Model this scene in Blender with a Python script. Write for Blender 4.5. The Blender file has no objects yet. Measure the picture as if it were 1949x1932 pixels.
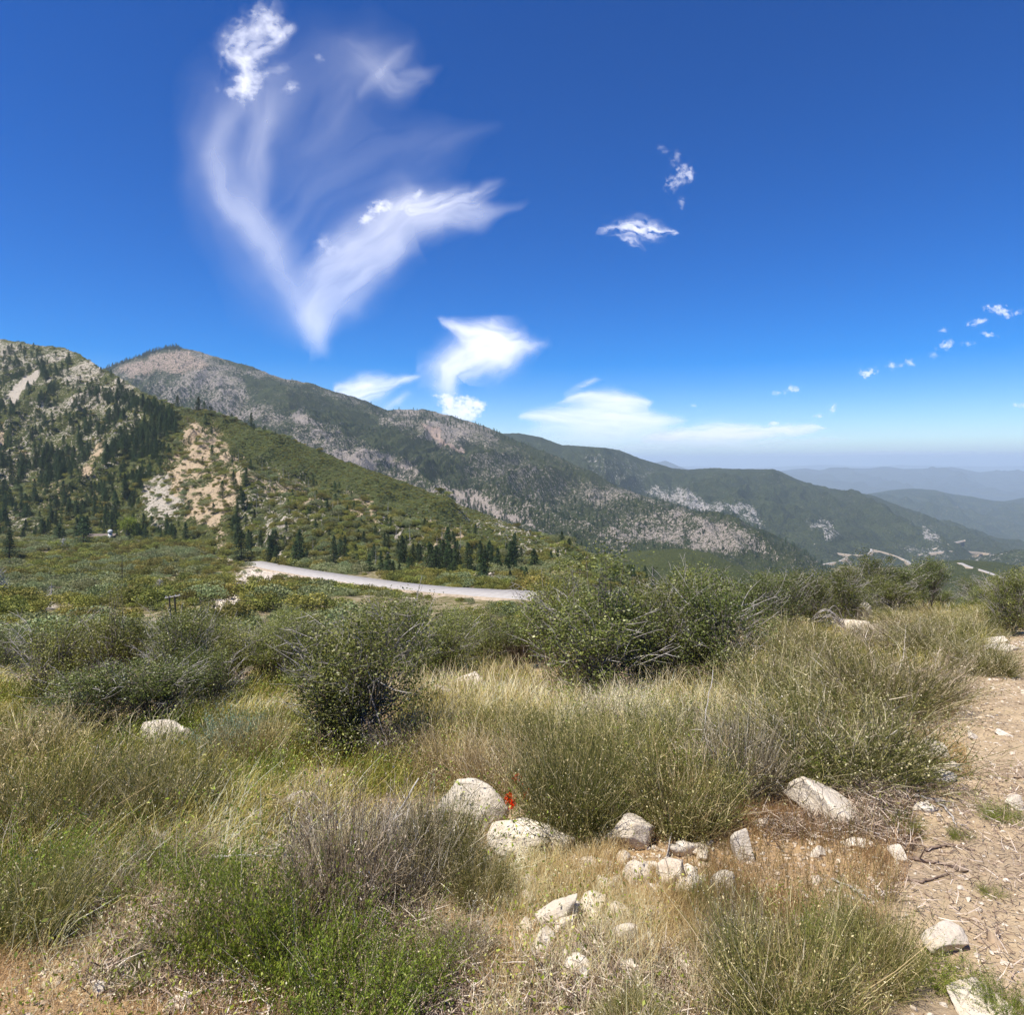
import bpy, math, random
import numpy as np
from mathutils import Vector, Matrix, Euler
R = math.radians
random.seed(7)
rng = np.random.default_rng(7)
C = bpy.context.scene.collection
SC = bpy.context.scene
# ---------------------------------------------------------------- camera (level, lens shifted: the horizon lies above the middle)
CX, HY, FX, FY = 966.0, 872.0, 1258.4, 1257.2          # of a 1932 x 1915 picture
cam_d = bpy.data.cameras.new('camera'); cam = bpy.data.objects.new('camera', cam_d); C.objects.link(cam)
cam.location = (0, 0, 0); cam.rotation_euler = (R(90), 0, 0)
cam_d.sensor_width = 36; cam_d.lens = 36*667/1024; cam_d.shift_y = -45.2/1024
cam_d.clip_start = 0.05; cam_d.clip_end = 2.0e6
SC.camera = cam
# ---------------------------------------------------------------- sky, sun, exposure
SUN_EL, SUN_AZ = 63.0, -128.0      # azimuth measured from +Y (view direction) towards +X (right)
world = bpy.data.worlds.new('World'); SC.world = world; world.use_nodes = True
wn = world.node_tree; wn.nodes.clear()
sky = wn.nodes.new('ShaderNodeTexSky'); sky.sky_type = 'NISHITA'; sky.sun_disc = False
sky.sun_elevation = R(SUN_EL); sky.sun_rotation = R(SUN_AZ); sky.altitude = 1600
sky.air_density = 1.0; sky.dust_density = 0.35; sky.ozone_density = 3.2
bg = wn.nodes.new('ShaderNodeBackground'); bg.inputs['Strength'].default_value = 0.11
s1 = wn.nodes.new('ShaderNodeVectorMath'); s1.operation = 'SCALE'; s1.inputs['Scale'].default_value = .11
gm = wn.nodes.new('ShaderNodeGamma'); gm.inputs['Gamma'].default_value = 1.22
hs = wn.nodes.new('ShaderNodeHueSaturation'); hs.inputs['Saturation'].default_value = 1.5; hs.inputs['Value'].default_value = 1.12; hs.inputs['Hue'].default_value = .513
s2 = wn.nodes.new('ShaderNodeVectorMath'); s2.operation = 'SCALE'; s2.inputs['Scale'].default_value = 1/.11
wo = wn.nodes.new('ShaderNodeOutputWorld')
wn.links.new(sky.outputs[0], s1.inputs[0]); wn.links.new(s1.outputs[0], gm.inputs[0]); wn.links.new(gm.outputs[0], hs.inputs['Color']); wn.links.new(hs.outputs[0], s2.inputs[0]); wn.links.new(s2.outputs[0], bg.inputs['Color']); wn.links.new(bg.outputs[0], wo.inputs['Surface'])
sd = bpy.data.lights.new('sun', 'SUN'); sd.energy = 5.0; sd.angle = R(0.5); sd.color = (1.0, 0.945, 0.85)
sun = bpy.data.objects.new('sun', sd); C.objects.link(sun)
e, a = R(SUN_EL), R(SUN_AZ)
sv = Vector((math.sin(a)*math.cos(e), math.cos(a)*math.cos(e), math.sin(e)))
sun.rotation_euler = sv.to_track_quat('Z', 'Y').to_euler(); sun.location = (0, 0, 300)
SC.view_settings.view_transform = 'Standard'; SC.view_settings.look = 'None'
SC.view_settings.exposure = 0.5; SC.view_settings.gamma = 1.0; SC.view_settings.use_curve_mapping = False
cy = SC.cycles
cy.max_bounces = 6; cy.diffuse_bounces = 3; cy.glossy_bounces = 2; cy.transmission_bounces = 3
cy.transparent_max_bounces = 12; cy.volume_bounces = 3; cy.caustics_reflective = False; cy.caustics_refractive = False
cy.use_denoising = True; cy.denoiser = 'OPENIMAGEDENOISE'; cy.denoising_prefilter = 'ACCURATE'

# ---------------------------------------------------------------- helpers: noise
def _h(ix, iy, s):
    n = (ix.astype(np.int64)*374761393 + iy.astype(np.int64)*668265263 + s*1442695041) & 0x7fffffff
    n = ((n ^ (n >> 13))*1274126177) & 0x7fffffff
    n = (n ^ (n >> 16)) & 0xffffff
    return n/float(0xffffff)
def vnoise(x, y, s=0):
    x = np.asarray(x, float); y = np.asarray(y, float)
    ix = np.floor(x); iy = np.floor(y); fx = x-ix; fy = y-iy
    fx = fx*fx*fx*(fx*(fx*6-15)+10); fy = fy*fy*fy*(fy*(fy*6-15)+10)
    a = _h(ix, iy, s); b = _h(ix+1, iy, s); c = _h(ix, iy+1, s); d = _h(ix+1, iy+1, s)
    return (a*(1-fx)+b*fx)*(1-fy)+(c*(1-fx)+d*fx)*fy
def fbm(x, y, o=4, s=0, g=0.5):
    r = 0; a = 1; t = 0
    for k in range(o):
        r = r + a*vnoise(x, y, s+k*17); t += a; a *= g
        x = np.asarray(x)*2.03+11.3; y = np.asarray(y)*2.03-7.1
    return r/t
def ridged(x, y, o=4, s=0):
    r = 0; a = 1; t = 0
    for k in range(o):
        r = r + a*(1-np.abs(2*vnoise(x, y, s+k*17)-1)); t += a; a *= .5
        x = np.asarray(x)*2.1+5.3; y = np.asarray(y)*2.1+3.7
    return r/t
def sst(a, b, x):
    t = np.clip((np.asarray(x, float)-a)/(b-a), 0, 1); return t*t*(3-2*t)
def pt(x, y, Y): return Vector(((x-CX)/FX*Y, Y, -(y-HY)/FY*Y))
def px_of(X, Y, Z):
    Y = np.maximum(Y, .01); return CX+FX*X/Y, HY-FY*Z/Y
def poly_mask(px, py, poly, feather=6., warp=6., wscale=25., seed=3):
    """1 inside the outline, 0 outside, with an irregular edge"""
    px = np.asarray(px, float); py = np.asarray(py, float)
    qx = px+(fbm(px/wscale, py/wscale, 3, seed)-.5)*4*warp; qy = py+(fbm(px/wscale, py/wscale, 3, seed+5)-.5)*4*warp
    P = np.array(poly, float); n = len(P); ins = np.zeros(qx.shape, bool); d2 = np.full(qx.shape, 1e18)
    for i in range(n):
        ax, ay = P[i]; bx, by = P[(i+1) % n]
        cnd = ((ay > qy) != (by > qy)) & (qx < (bx-ax)*(qy-ay)/((by-ay) if by != ay else 1e-9)+ax)
        ins ^= cnd
        t = np.clip(((qx-ax)*(bx-ax)+(qy-ay)*(by-ay))/((bx-ax)**2+(by-ay)**2+1e-9), 0, 1)
        d2 = np.minimum(d2, (qx-ax-t*(bx-ax))**2+(qy-ay-t*(by-ay))**2)
    d = np.sqrt(d2)*np.where(ins, 1, -1)
    return sst(-feather, feather, d)

# ---------------------------------------------------------------- helpers: objects
def tag(o, label=None, cat=None, group=None, kind=None):
    if label: o['label'] = label
    if cat: o['category'] = cat
    if group: o['group'] = group
    if kind: o['kind'] = kind
    return o
def link(name, me, mat=None, parent=None):
    if mat is not None and not me.materials: me.materials.append(mat)
    o = bpy.data.objects.new(name, me); C.objects.link(o)
    if parent is not None: o.parent = parent
    return o
def empty(name, loc=(0, 0, 0), rz=0, s=1.0):
    o = bpy.data.objects.new(name, None); C.objects.link(o); o.location = loc; o.rotation_euler = (0, 0, rz); o.scale = (s, s, s)
    o.empty_display_size = .1
    return o
def mesh_np(name, V, F, smooth=False, cols=None, fac=None):
    """V (n,3); F list of face arrays (m,k) ; cols: dict name -> (n,4)"""
    me = bpy.data.meshes.new(name)
    if not isinstance(F, (list, tuple)): F = [F]
    F = [np.asarray(f, np.int32) for f in F if len(f)]
    nl = sum(f.size for f in F); npoly = sum(len(f) for f in F)
    me.vertices.add(len(V)); me.vertices.foreach_set('co', np.asarray(V, np.float32).ravel())
    me.loops.add(nl); me.loops.foreach_set('vertex_index', np.concatenate([f.ravel() for f in F]))
    me.polygons.add(npoly)
    tot = np.concatenate([np.full(len(f), f.shape[1], np.int32) for f in F])
    st = np.concatenate([[0], np.cumsum(tot)[:-1]]).astype(np.int32)
    me.polygons.foreach_set('loop_start', st)
    me.polygons.foreach_set('loop_total', tot)
    if smooth: me.polygons.foreach_set('use_smooth', np.ones(npoly, bool))
    me.update(calc_edges=True)
    for k, c in (cols or {}).items():
        at = me.attributes.new(k, 'FLOAT_COLOR', 'POINT'); at.data.foreach_set('color', np.asarray(c, np.float32).ravel())
    return me
def grid_faces(nr, nc):
    i = np.arange(nr-1)[:, None]*nc+np.arange(nc-1)[None, :]
    i = i.ravel(); return np.stack([i, i+1, i+nc+1, i+nc], 1)

# ---------------------------------------------------------------- helpers: materials
class N:
    def __init__(s, name):
        s.m = bpy.data.materials.new(name); s.m.use_nodes = True; s.t = s.m.node_tree; s.t.nodes.clear()
        s.out = s.t.nodes.new('ShaderNodeOutputMaterial')
    def n(s, ty, **kw):
        x = s.t.nodes.new(ty)
        for k, v in kw.items(): setattr(x, k, v)
        return x
    def set(s, sock, v):
        if hasattr(v, 'node'): s.t.links.new(v, sock)
        elif v is not None:
            if isinstance(v, tuple) and len(v) == 3 and sock.type == 'RGBA': v = (*v, 1)
            sock.default_value = v
    def pos(s, obj=False):
        return s.n('ShaderNodeTexCoord').outputs['Object'] if obj else s.n('ShaderNodeNewGeometry').outputs['Position']
    def mapv(s, v, sc=(1, 1, 1), rot=(0, 0, 0)):
        m = s.n('ShaderNodeMapping'); s.set(m.inputs[0], v); m.inputs['Scale'].default_value = sc; m.inputs['Rotation'].default_value = rot; return m.outputs[0]
    def noise(s, v, scale, det=3, rough=.55, dist=0):
        m = s.n('ShaderNodeTexNoise'); s.set(m.inputs['Vector'], v); m.inputs['Scale'].default_value = scale
        m.inputs['Detail'].default_value = det; m.inputs['Roughness'].default_value = rough; m.inputs['Distortion'].default_value = dist
        return m.outputs['Fac']
    def vor(s, v, scale, feat='F1', rnd=1.0, out='Distance'):
        m = s.n('ShaderNodeTexVoronoi', feature=feat); s.set(m.inputs['Vector'], v); m.inputs['Scale'].default_value = scale
        m.inputs['Randomness'].default_value = rnd; return m.outputs[out]
    def math(s, op, a, b=None, clamp=False):
        m = s.n('ShaderNodeMath', operation=op, use_clamp=clamp); s.set(m.inputs[0], a)
        if b is not None: s.set(m.inputs[1], b)
        return m.outputs[0]
    def rng(s, v, a, b, c=0., d=1.):
        m = s.n('ShaderNodeMapRange'); s.set(m.inputs[0], v)
        for i, q in enumerate((a, b, c, d)): s.set(m.inputs[1+i], q)
        return m.outputs[0]
    def mix(s, f, a, b, blend='MIX'):
        m = s.n('ShaderNodeMix', data_type='RGBA', blend_type=blend); s.set(m.inputs[0], f); s.set(m.inputs[6], a); s.set(m.inputs[7], b); return m.outputs[2]
    def ramp(s, f, stops):
        m = s.n('ShaderNodeValToRGB'); s.set(m.inputs[0], f); e = m.color_ramp.elements
        while len(e) < len(stops): e.new(.5)
        for k, (p, c) in enumerate(stops): e[k].position = p; e[k].color = (*c, 1)
        return m.outputs[0]
    def attr(s, name, typ='GEOMETRY'):
        m = s.n('ShaderNodeAttribute', attribute_name=name, attribute_type=typ)
        sp = s.n('ShaderNodeSeparateColor'); s.t.links.new(m.outputs['Color'], sp.inputs[0])
        return m.outputs['Color'], sp.outputs[0], sp.outputs[1], sp.outputs[2], m.outputs['Alpha']
    def rand(s): return s.n('ShaderNodeObjectInfo').outputs['Random']
    def bump(s, h, strength=.5, dist=.1, nrm=None):
        m = s.n('ShaderNodeBump'); m.inputs['Strength'].default_value = strength; m.inputs['Distance'].default_value = dist
        s.set(m.inputs['Height'], h)
        if nrm is not None: s.set(m.inputs['Normal'], nrm)
        return m.outputs[0]
    def done(s, col, rough=.9, bump=None, spec=.25, trans=0., tcol=None):
        p = s.n('ShaderNodeBsdfPrincipled'); s.set(p.inputs['Base Color'], col); s.set(p.inputs['Roughness'], rough)
        p.inputs['Specular IOR Level'].default_value = spec
        if bump is not None: s.set(p.inputs['Normal'], bump)
        sh = p.outputs[0]
        if trans > 0:
            t = s.n('ShaderNodeBsdfTranslucent'); s.set(t.inputs[0], tcol if tcol is not None else col)
            mx = s.n('ShaderNodeMixShader'); mx.inputs[0].default_value = trans
            s.t.links.new(sh, mx.inputs[1]); s.t.links.new(t.outputs[0], mx.inputs[2]); sh = mx.outputs[0]
        s.t.links.new(sh, s.out.inputs['Surface']); return s.m

# ---------------------------------------------------------------- the ground sheet
LP = np.array([(-12, 0.25), (0, -1.65), (10, -3.3), (14, -4.2), (20, -7.2), (30, -10.2), (50, -14.4), (100, -24.5), (160, -32.5), (220, -40), (330, -50), (450, -50), (600, -70), (1000, -220), (3000, -520), (12000, -1000), (90000, -1200)], float)
RP = np.array([(-12, 0.25), (0, -1.65), (10, -3.3), (30, -6.5), (42, -9.5), (100, -38), (500, -150), (1500, -300), (2500, -420), (4000, -610), (6000, -800), (12000, -1000), (90000, -1200)], float)
MP = np.array([(-12, 0.25), (0, -1.65), (10, -3.3), (14, -4.3), (20, -6.4), (30, -9.5), (50, -15), (100, -29), (200, -52), (500, -125), (1500, -300), (2500, -420), (4000, -610), (12000, -1000), (90000, -1200)], float)
def ground_base(X, Y):
    X = np.asarray(X, float); Y = np.asarray(Y, float)
    xd = CX+FX*X/np.maximum(Y, 14)
    wr = sst(1070, 1180, xd); w2 = sst(1210, 1420, xd)
    zl = np.interp(Y, LP[:, 0], LP[:, 1]); zm = np.interp(Y, MP[:, 0], MP[:, 1]); zr = np.interp(Y, RP[:, 0], RP[:, 1])
    z = (zl*(1-wr)+zm*wr)*(1-w2)+zr*w2
    z = z+(X*0.03)*sst(1, 5, Y)*(1-sst(12, 25, Y))
    return z
def ground_h(X, Y):
    X = np.asarray(X, float); Y = np.asarray(Y, float)
    z = ground_base(X, Y)
    d = np.maximum(Y, 1)
    near = 1-sst(25, 60, Y)
    xd = CX+FX*X/np.maximum(Y, 2.)
    roadm = sst(1690, 1830, xd+90*(fbm(X*.4, Y*.4, 3, 5)-.5))*sst(0, 3, Y)
    z += near*((fbm(X*.35, Y*.35, 3, 1)-.5)*.34 + (fbm(X*1.6, Y*1.6, 4, 2)-.5)*.13*(1-.5*roadm) + (fbm(X*7, Y*7, 3, 4)-.5)*.035)
    z += sst(30, 90, Y)*((fbm(X/45, Y/45, 4, 7)-.5)*7*(1-.65*sst(120, 200, Y)*(1-sst(600, 900, Y))) + (fbm(X/9, Y/9, 3, 8)-.5)*1.2)
    z += sst(800, 2500, Y)*((ridged(X/700, Y/700, 5, 9)-.5)*60)*(1-sst(9000, 30000, Y))
    return z
ys = [-11.0]
while ys[-1] < 88000:
    v = ys[-1]; ys.append(v+(0.35 if v < .3 else max(0.03, .0125*v)))
Yr = np.array(ys); uc = np.linspace(-1.3, 1.3, 620)
Yg = np.repeat(Yr[:, None], len(uc), 1); Xg = uc[None, :]*(Yr[:, None]+np.where(Yr[:, None] < 300, 12, 12))
Zg = ground_h(Xg, Yg)
GXd, GYd = px_of(Xg, np.maximum(Yg, 1.0), Zg)
def ground_hit(x, y, y0=1.2, y1=30000):
    """where the ray through picture point x, y meets the ground sheet"""
    Ys = np.geomspace(y0, y1, 900); zr = -(y-HY)/FY*Ys; h = ground_h((x-CX)/FX*Ys, Ys)
    k = np.argmax(h >= zr)
    if h[k] < zr[k]: k = len(Ys)-1
    if k > 0:
        d0 = zr[k-1]-h[k-1]; d1 = h[k]-zr[k]; t = d0/(d0+d1+1e-9); Yh = Ys[k-1]*(1-t)+Ys[k]*t
    else: Yh = Ys[0]
    X = (x-CX)/FX*Yh
    return Vector((X, Yh, float(ground_h(X, Yh))))
def gz(X, Y): return float(ground_h(X, Y))
# zone colours of the ground: r bare gravel / road, g dry grass litter, b valley soil seen between shrubs, a pale sand or stones
z_road = poly_mask(GXd, GYd, [(1905, 1190), (1990, 1170), (2600, 1300), (3200, 2600), (1850, 2600), (1700, 1930), (1690, 1700), (1640, 1560), (1700, 1480), (1765, 1400), (1775, 1310), (1840, 1270)], 26, 12, 60)*(Yg < 40)
z_dry = poly_mask(GXd, GYd, [(930, 1560), (1250, 1520), (1500, 1420), (1720, 1480), (1700, 1600), (1620, 1760), (1500, 2000), (1500, 2600), (-300, 2600), (-200, 1800), (150, 1700), (400, 1700), (640, 1760), (900, 1700)], 30, 16, 60)*(Yg < 20)
z_sand = np.zeros_like(z_road)
for P in ([(395, 1140), (430, 1100), (462, 1085), (470, 1066), (560, 1080), (600, 1092), (560, 1100), (500, 1104), (470, 1110), (450, 1160), (410, 1165)],
          [(165, 1120), (182, 1112), (192, 1128), (170, 1134)], [(128, 1110), (142, 1108), (145, 1116), (130, 1118)], [(0, 1126), (26, 1122), (28, 1130), (-20, 1134)],
          [(66, 1052), (86, 1047), (86, 1056), (72, 1062)], [(146, 1042), (165, 1040), (164, 1048), (146, 1048)], [(390, 1050), (450, 1048), (440, 1060), (400, 1060)],
          [(600, 1090), (720, 1105), (800, 1120), (790, 1130), (700, 1122), (600, 1110)], [(60, 1140), (100, 1138), (108, 1146), (60, 1148)],
          [(868, 1086), (910, 1084), (955, 1090), (1000, 1092), (1000, 1100), (930, 1098), (870, 1096)]):
    z_sand = np.maximum(z_sand, poly_mask(GXd, GYd, P, 3, 2, 12))
z_sand *= (Yg > 40) & (Yg < 700)
z_val = sst(16, 30, Yg)
# ---------------------------------------------------------------- terrain materials
def mat_ground():
    m = N('ground_soil'); p = m.pos(); _, r, g, b, al = m.attr('zone')
    n1 = m.noise(p, .9, 5, .6); n2 = m.noise(p, 7, 5, .65); n3 = m.noise(p, 45, 4, .7)
    soil = m.mix(m.rng(n1, .3, .7), (.42, .30, .18), (.31, .23, .14))
    soil = m.mix(m.rng(n2, .42, .7, 0, .7), soil, (.50, .365, .225))
    soil = m.mix(m.rng(n3, .5, .75, 0, .65), soil, (.17, .125, .085))
    road = m.mix(m.rng(n2, .35, .65), (.41, .305, .185), (.52, .395, .245))
    road = m.mix(m.rng(n1, .48, .68, 0, .7), road, (.30, .23, .16))
    road = m.mix(m.rng(n3, .52, .72, 0, .6), road, (.56, .44, .30))
    v = m.n('ShaderNodeTexVoronoi'); m.set(v.inputs['Vector'], p); v.inputs['Scale'].default_value = 38
    peb = m.rng(v.outputs['Distance'], .22, .34, 1, 0); sel = m.math('GREATER_THAN', m.n('ShaderNodeSeparateColor').outputs[0], .5)
    sc = m.n('ShaderNodeSeparateColor'); m.set(sc.inputs[0], v.outputs['Color']); sel = m.rng(sc.outputs[0], .45, .5)
    pm = m.math('MULTIPLY', peb, sel)
    pcol = m.mix(sc.outputs[1], (.56, .45, .31), (.26, .19, .13))
    col = m.mix(r, soil, road); col = m.mix(g, col, m.mix(m.rng(n2, .35, .65), (.50, .33, .165), (.36, .25, .14)))
    col = m.mix(m.math('MULTIPLY', pm, .75), col, pcol)
    nb = m.noise(p, .35, 4, .6); ns = m.noise(p, .06, 3)
    val = m.mix(m.rng(nb, .42, .60), (.13, .12, .045), (.22, .18, .09)); val = m.mix(m.rng(m.noise(p, .5, 3), .50, .62, 0, .85), val, (.36, .29, .19))
    col = m.mix(b, col, val)
    # far away the shrubs are the surface: many small crowns with pale soil between
    sand = m.mix(m.noise(p, 1.2, 3), (.66, .58, .47), (.40, .33, .25))
    col = m.mix(al, col, sand)
    h = m.math('ADD', m.math('MULTIPLY', n2, .5), m.math('MULTIPLY', n3, .22)); h = m.math('ADD', h, m.math('MULTIPLY', pm, .25))
    return m.done(col, .95, m.bump(h, .8, .09), .12)
M_ground = mat_ground()
def mat_hill(name, s, rock=(.40, .355, .30), rock2=(.22, .20, .18), soil=(.52, .395, .255), green=(.075, .085, .03), green2=(.035, .045, .022), dry=(.13, .115, .05), bstr=.8):
    """s = size in metres of the rock outcrops"""
    m = N(name); p = m.pos(); _, r, g, b, al = m.attr('zone')
    wp = m.mapv(p, (1, 1, .55))
    nf = m.noise(wp, 1/s, 5, .68, .4); nc = m.noise(p, 1/(s*7), 4, .6); nm = m.noise(p, 1/(s*.38), 4, .7)
    cell = m.vor(p, 1/(s*.42)); cell2 = m.vor(p, 1/(s*.2))
    gr = m.mix(m.rng(nc, .35, .65), green, green2); gr = m.mix(m.rng(nf, .50, .68, 0, .65), gr, dry)
    gr = m.mix(m.rng(cell, .25, .75, 0, .7), gr, tuple(c*.45 for c in green2))
    gr = m.mix(b, gr, m.mix(m.rng(nm, .4, .6), tuple(c*1.25 for c in (.068, .082, .026)), (.05, .056, .02)))
    rk = m.mix(m.rng(nm, .38, .62), rock2, rock); rk = m.mix(m.rng(cell2, .1, .5, .0, .5), rk, tuple(min(.7, c*1.35) for c in rock))
    so = m.mix(m.rng(nm, .3, .7), soil, tuple(c*.78 for c in soil))
    vv = m.rng(m.math('ADD', m.math('MULTIPLY', nf, .5), m.math('MULTIPLY', nm, .5)), .36, .64, 0, 1)
    rm = m.math('MULTIPLY', m.math('SUBTRACT', m.math('ADD', vv, r), 1.0), 7, True)
    sm = m.math('MULTIPLY', m.math('SUBTRACT', m.math('ADD', m.rng(m.math('ADD', m.math('MULTIPLY', nm, .6), m.math('MULTIPLY', nf, .4)), .38, .62), g), 1.0), 7, True)
    col = m.mix(rm, gr, rk); col = m.mix(sm, col, so)
    h = m.math('ADD', m.math('MULTIPLY', cell, -.5), m.math('MULTIPLY', nf, 1.1)); h = m.math('ADD', h, m.math('MULTIPLY', nm, .5))
    return m.done(col, .95, m.bump(h, bstr, s*.8), .1)

link('ground', mesh_np('ground', np.stack([Xg, Yg, Zg], 2).reshape(-1, 3), grid_faces(*Xg.shape), True,
     {'zone': np.stack([z_road, z_dry*.8, z_val, z_sand], 2).reshape(-1, 4)}), M_ground)
tag(bpy.data.objects['ground'], 'stony ground sloping from the camera down into the scrub valley', 'ground', kind='structure')

# ---------------------------------------------------------------- ridges: rows of (x, y, distance) from foot to crest
class Ridge:
    def __init__(s, name, rows, x0, x1, nx, nt, amp, gx, gy, mat, label, back=(1.5, -.35), fine=0., crest_amp=.15, seed=0, rowT=None, zones=None):
        xs = np.linspace(x0, x1, nx); rw = []
        for r in rows:
            r = np.array(r, float); rw.append((np.interp(xs, r[:, 0], r[:, 1]), np.interp(xs, r[:, 0], r[:, 2])))
        K = len(rw); T = np.linspace(0, 1, K) if rowT is None else np.array(rowT)
        py = np.array([q[0] for q in rw]); pY = np.array([q[1] for q in rw]); pz = -(py-HY)/FY*pY
        t = np.linspace(0, 1, nt); Y = np.zeros((nt, nx)); Z = np.zeros((nt, nx))
        for k in range(K-1):
            m = (t >= T[k]) & (t <= T[k+1]+1e-9); f = ((t[m]-T[k])/(T[k+1]-T[k]))[:, None]
            Y[m] = pY[k]*(1-f)+pY[k+1]*f; Z[m] = pz[k]*(1-f)+pz[k+1]*f
        nb = nt//4; tb = (np.arange(1, nb+1)/nb)[:, None]; Dp = (Y[-1]-Y[0])[None, :]
        Yb = Y[-1][None, :]+tb*Dp*back[0]*.5; Zb = Z[-1][None, :]+(tb**1.3)*Dp*back[1]
        Y = np.vstack([Y, Yb]); Z = np.vstack([Z, Zb]); tt = np.concatenate([t, 1+tb[:, 0]])[:, None]
        X = (xs[None, :]-CX)/FX*Y
        env = np.where(tt <= 1, np.sqrt(np.clip(np.sin(np.pi*np.clip(tt, 0, 1)**1.2), 0, 1))*(1-np.clip(tt, 0, 1)**5)*(1-crest_amp)+crest_amp*np.clip(tt*2, 0, 1), crest_amp+(tt-1)*.6)
        wx = X/gx+(fbm(X/gx/2.5, Y/gx/2.5, 3, seed+40)-.5)*2.2
        Z = Z+env*amp*((ridged(wx, Y/gy, 4, seed)-.5)*2)+env*amp*.35*(fbm(X/gx*4, Y/gx*4, 3, seed+9)-.5)*2
        sk = 6; Z = np.vstack([np.linspace(-.22, -.03, sk)[:, None]*Y[0][None]*1.0*0+Z[0][None]-np.linspace(1, .1, sk)[:, None]*.10*Y[0][None], Z]); Y = np.vstack([Y[0][None]*np.linspace(.93, .99, sk)[:, None], Y]); X = np.vstack([(xs[None]-CX)/FX*Y[:sk], X])
        Z = Z+fine*(fbm(X/(fine*5+1e-6), Y/(fine*5+1e-6), 4, seed+3)-.5)*2 if fine > 0 else Z
        s.xs, s.X, s.Y, s.Z, s.nt = xs, X, Y, Z, nt+sk
        s.px, s.py = px_of(X, Y, Z); s.t = tt
        zn = zones(s.px, s.py, s) if zones else np.zeros((4,)+X.shape)
        s.zn = zn
        s.o = link(name, mesh_np(name, np.stack([X, Y, Z], 2).reshape(-1, 3), grid_faces(*X.shape), True, {'zone': np.stack(list(zn), 2).reshape(-1, 4)}), mat)
        tag(s.o, label, 'hill', kind='structure')
    def hit(s, x, y):
        i = np.interp(x, s.xs, np.arange(len(s.xs))); j = int(min(len(s.xs)-2, max(0, math.floor(i)))); f = i-j
        yy = s.py[:, j]*(1-f)+s.py[:, j+1]*f
        k = np.argmax(yy <= y)
        if yy[k] > y: return None
        k0 = max(0, k-1); d = yy[k0]-yy[k]; t = (yy[k0]-y)/d if d > 1e-6 else 1.
        g = lambda A: (A[k0, j]*(1-f)+A[k0, j+1]*f)*(1-t)+(A[k, j]*(1-f)+A[k, j+1]*f)*t
        return Vector((float(g(s.X)), float(g(s.Y)), float(g(s.Z))))
def Zs(px, base, ops):
    out = [np.full(px[0].shape, float(b)) for b in base]
    for ch, poly, val, fe, wa in ops:
        m = poly_mask(px[0], px[1], poly, fe, wa, 30, ch*7+3)
        out[ch] = out[ch]*(1-m)+val*m
    return np.stack(out)

M_front = mat_hill('scrub_hillside_soil', 4.0, rock=(.44, .385, .31), rock2=(.25, .215, .17), green=(.125, .13, .034), green2=(.06, .072, .022), dry=(.17, .145, .055))
M_mid = mat_hill('mountain_rock', 8.0, rock=(.31, .265, .225), rock2=(.13, .115, .10), soil=(.46, .345, .27), green=(.060, .074, .026), green2=(.036, .047, .02), dry=(.10, .098, .045))
M_far = mat_hill('far_ridge_scrub', 20.0, rock=(.36, .33, .30), rock2=(.2, .19, .17), green=(.062, .078, .028), green2=(.034, .046, .019), dry=(.095, .095, .042))
M_haze_hill = mat_hill('distant_range_scrub', 60.0, green=(.055, .060, .03), green2=(.03, .037, .022), dry=(.09, .08, .05), bstr=.5)

front_crest = [(-700, 560, 1300), (-300, 600, 1350), (-100, 628, 1300), (0, 640, 1200), (60, 650, 1150), (120, 656, 1100), (150, 668, 1050), (180, 688, 980), (230, 715, 880), (270, 738, 800), (300, 756, 740), (345, 769, 690), (420, 786, 660), (500, 812, 630), (600, 848, 600), (700, 888, 570), (800, 924, 540), (900, 962, 510), (1000, 1008, 480), (1060, 1036, 460), (1130, 1062, 450), (1250, 1110, 440), (1300, 1150, 430)]
front_mid = [(-700, 860, 700), (0, 860, 720), (200, 860, 650), (300, 850, 600), (350, 800, 650), (420, 830, 600), (500, 868, 560), (600, 905, 520), (700, 950, 470), (800, 980, 440), (900, 1020, 400), (1000, 1060, 370), (1130, 1085, 370), (1300, 1160, 400)]
front_base = [(-700, 1032, 450), (0, 1030, 440), (200, 1026, 430), (350, 1040, 395), (450, 1072, 345), (520, 1082, 310), (600, 1092, 285), (700, 1104, 262), (800, 1116, 246), (900, 1124, 232), (1000, 1136, 222), (1100, 1150, 240), (1300, 1200, 300)]
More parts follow.
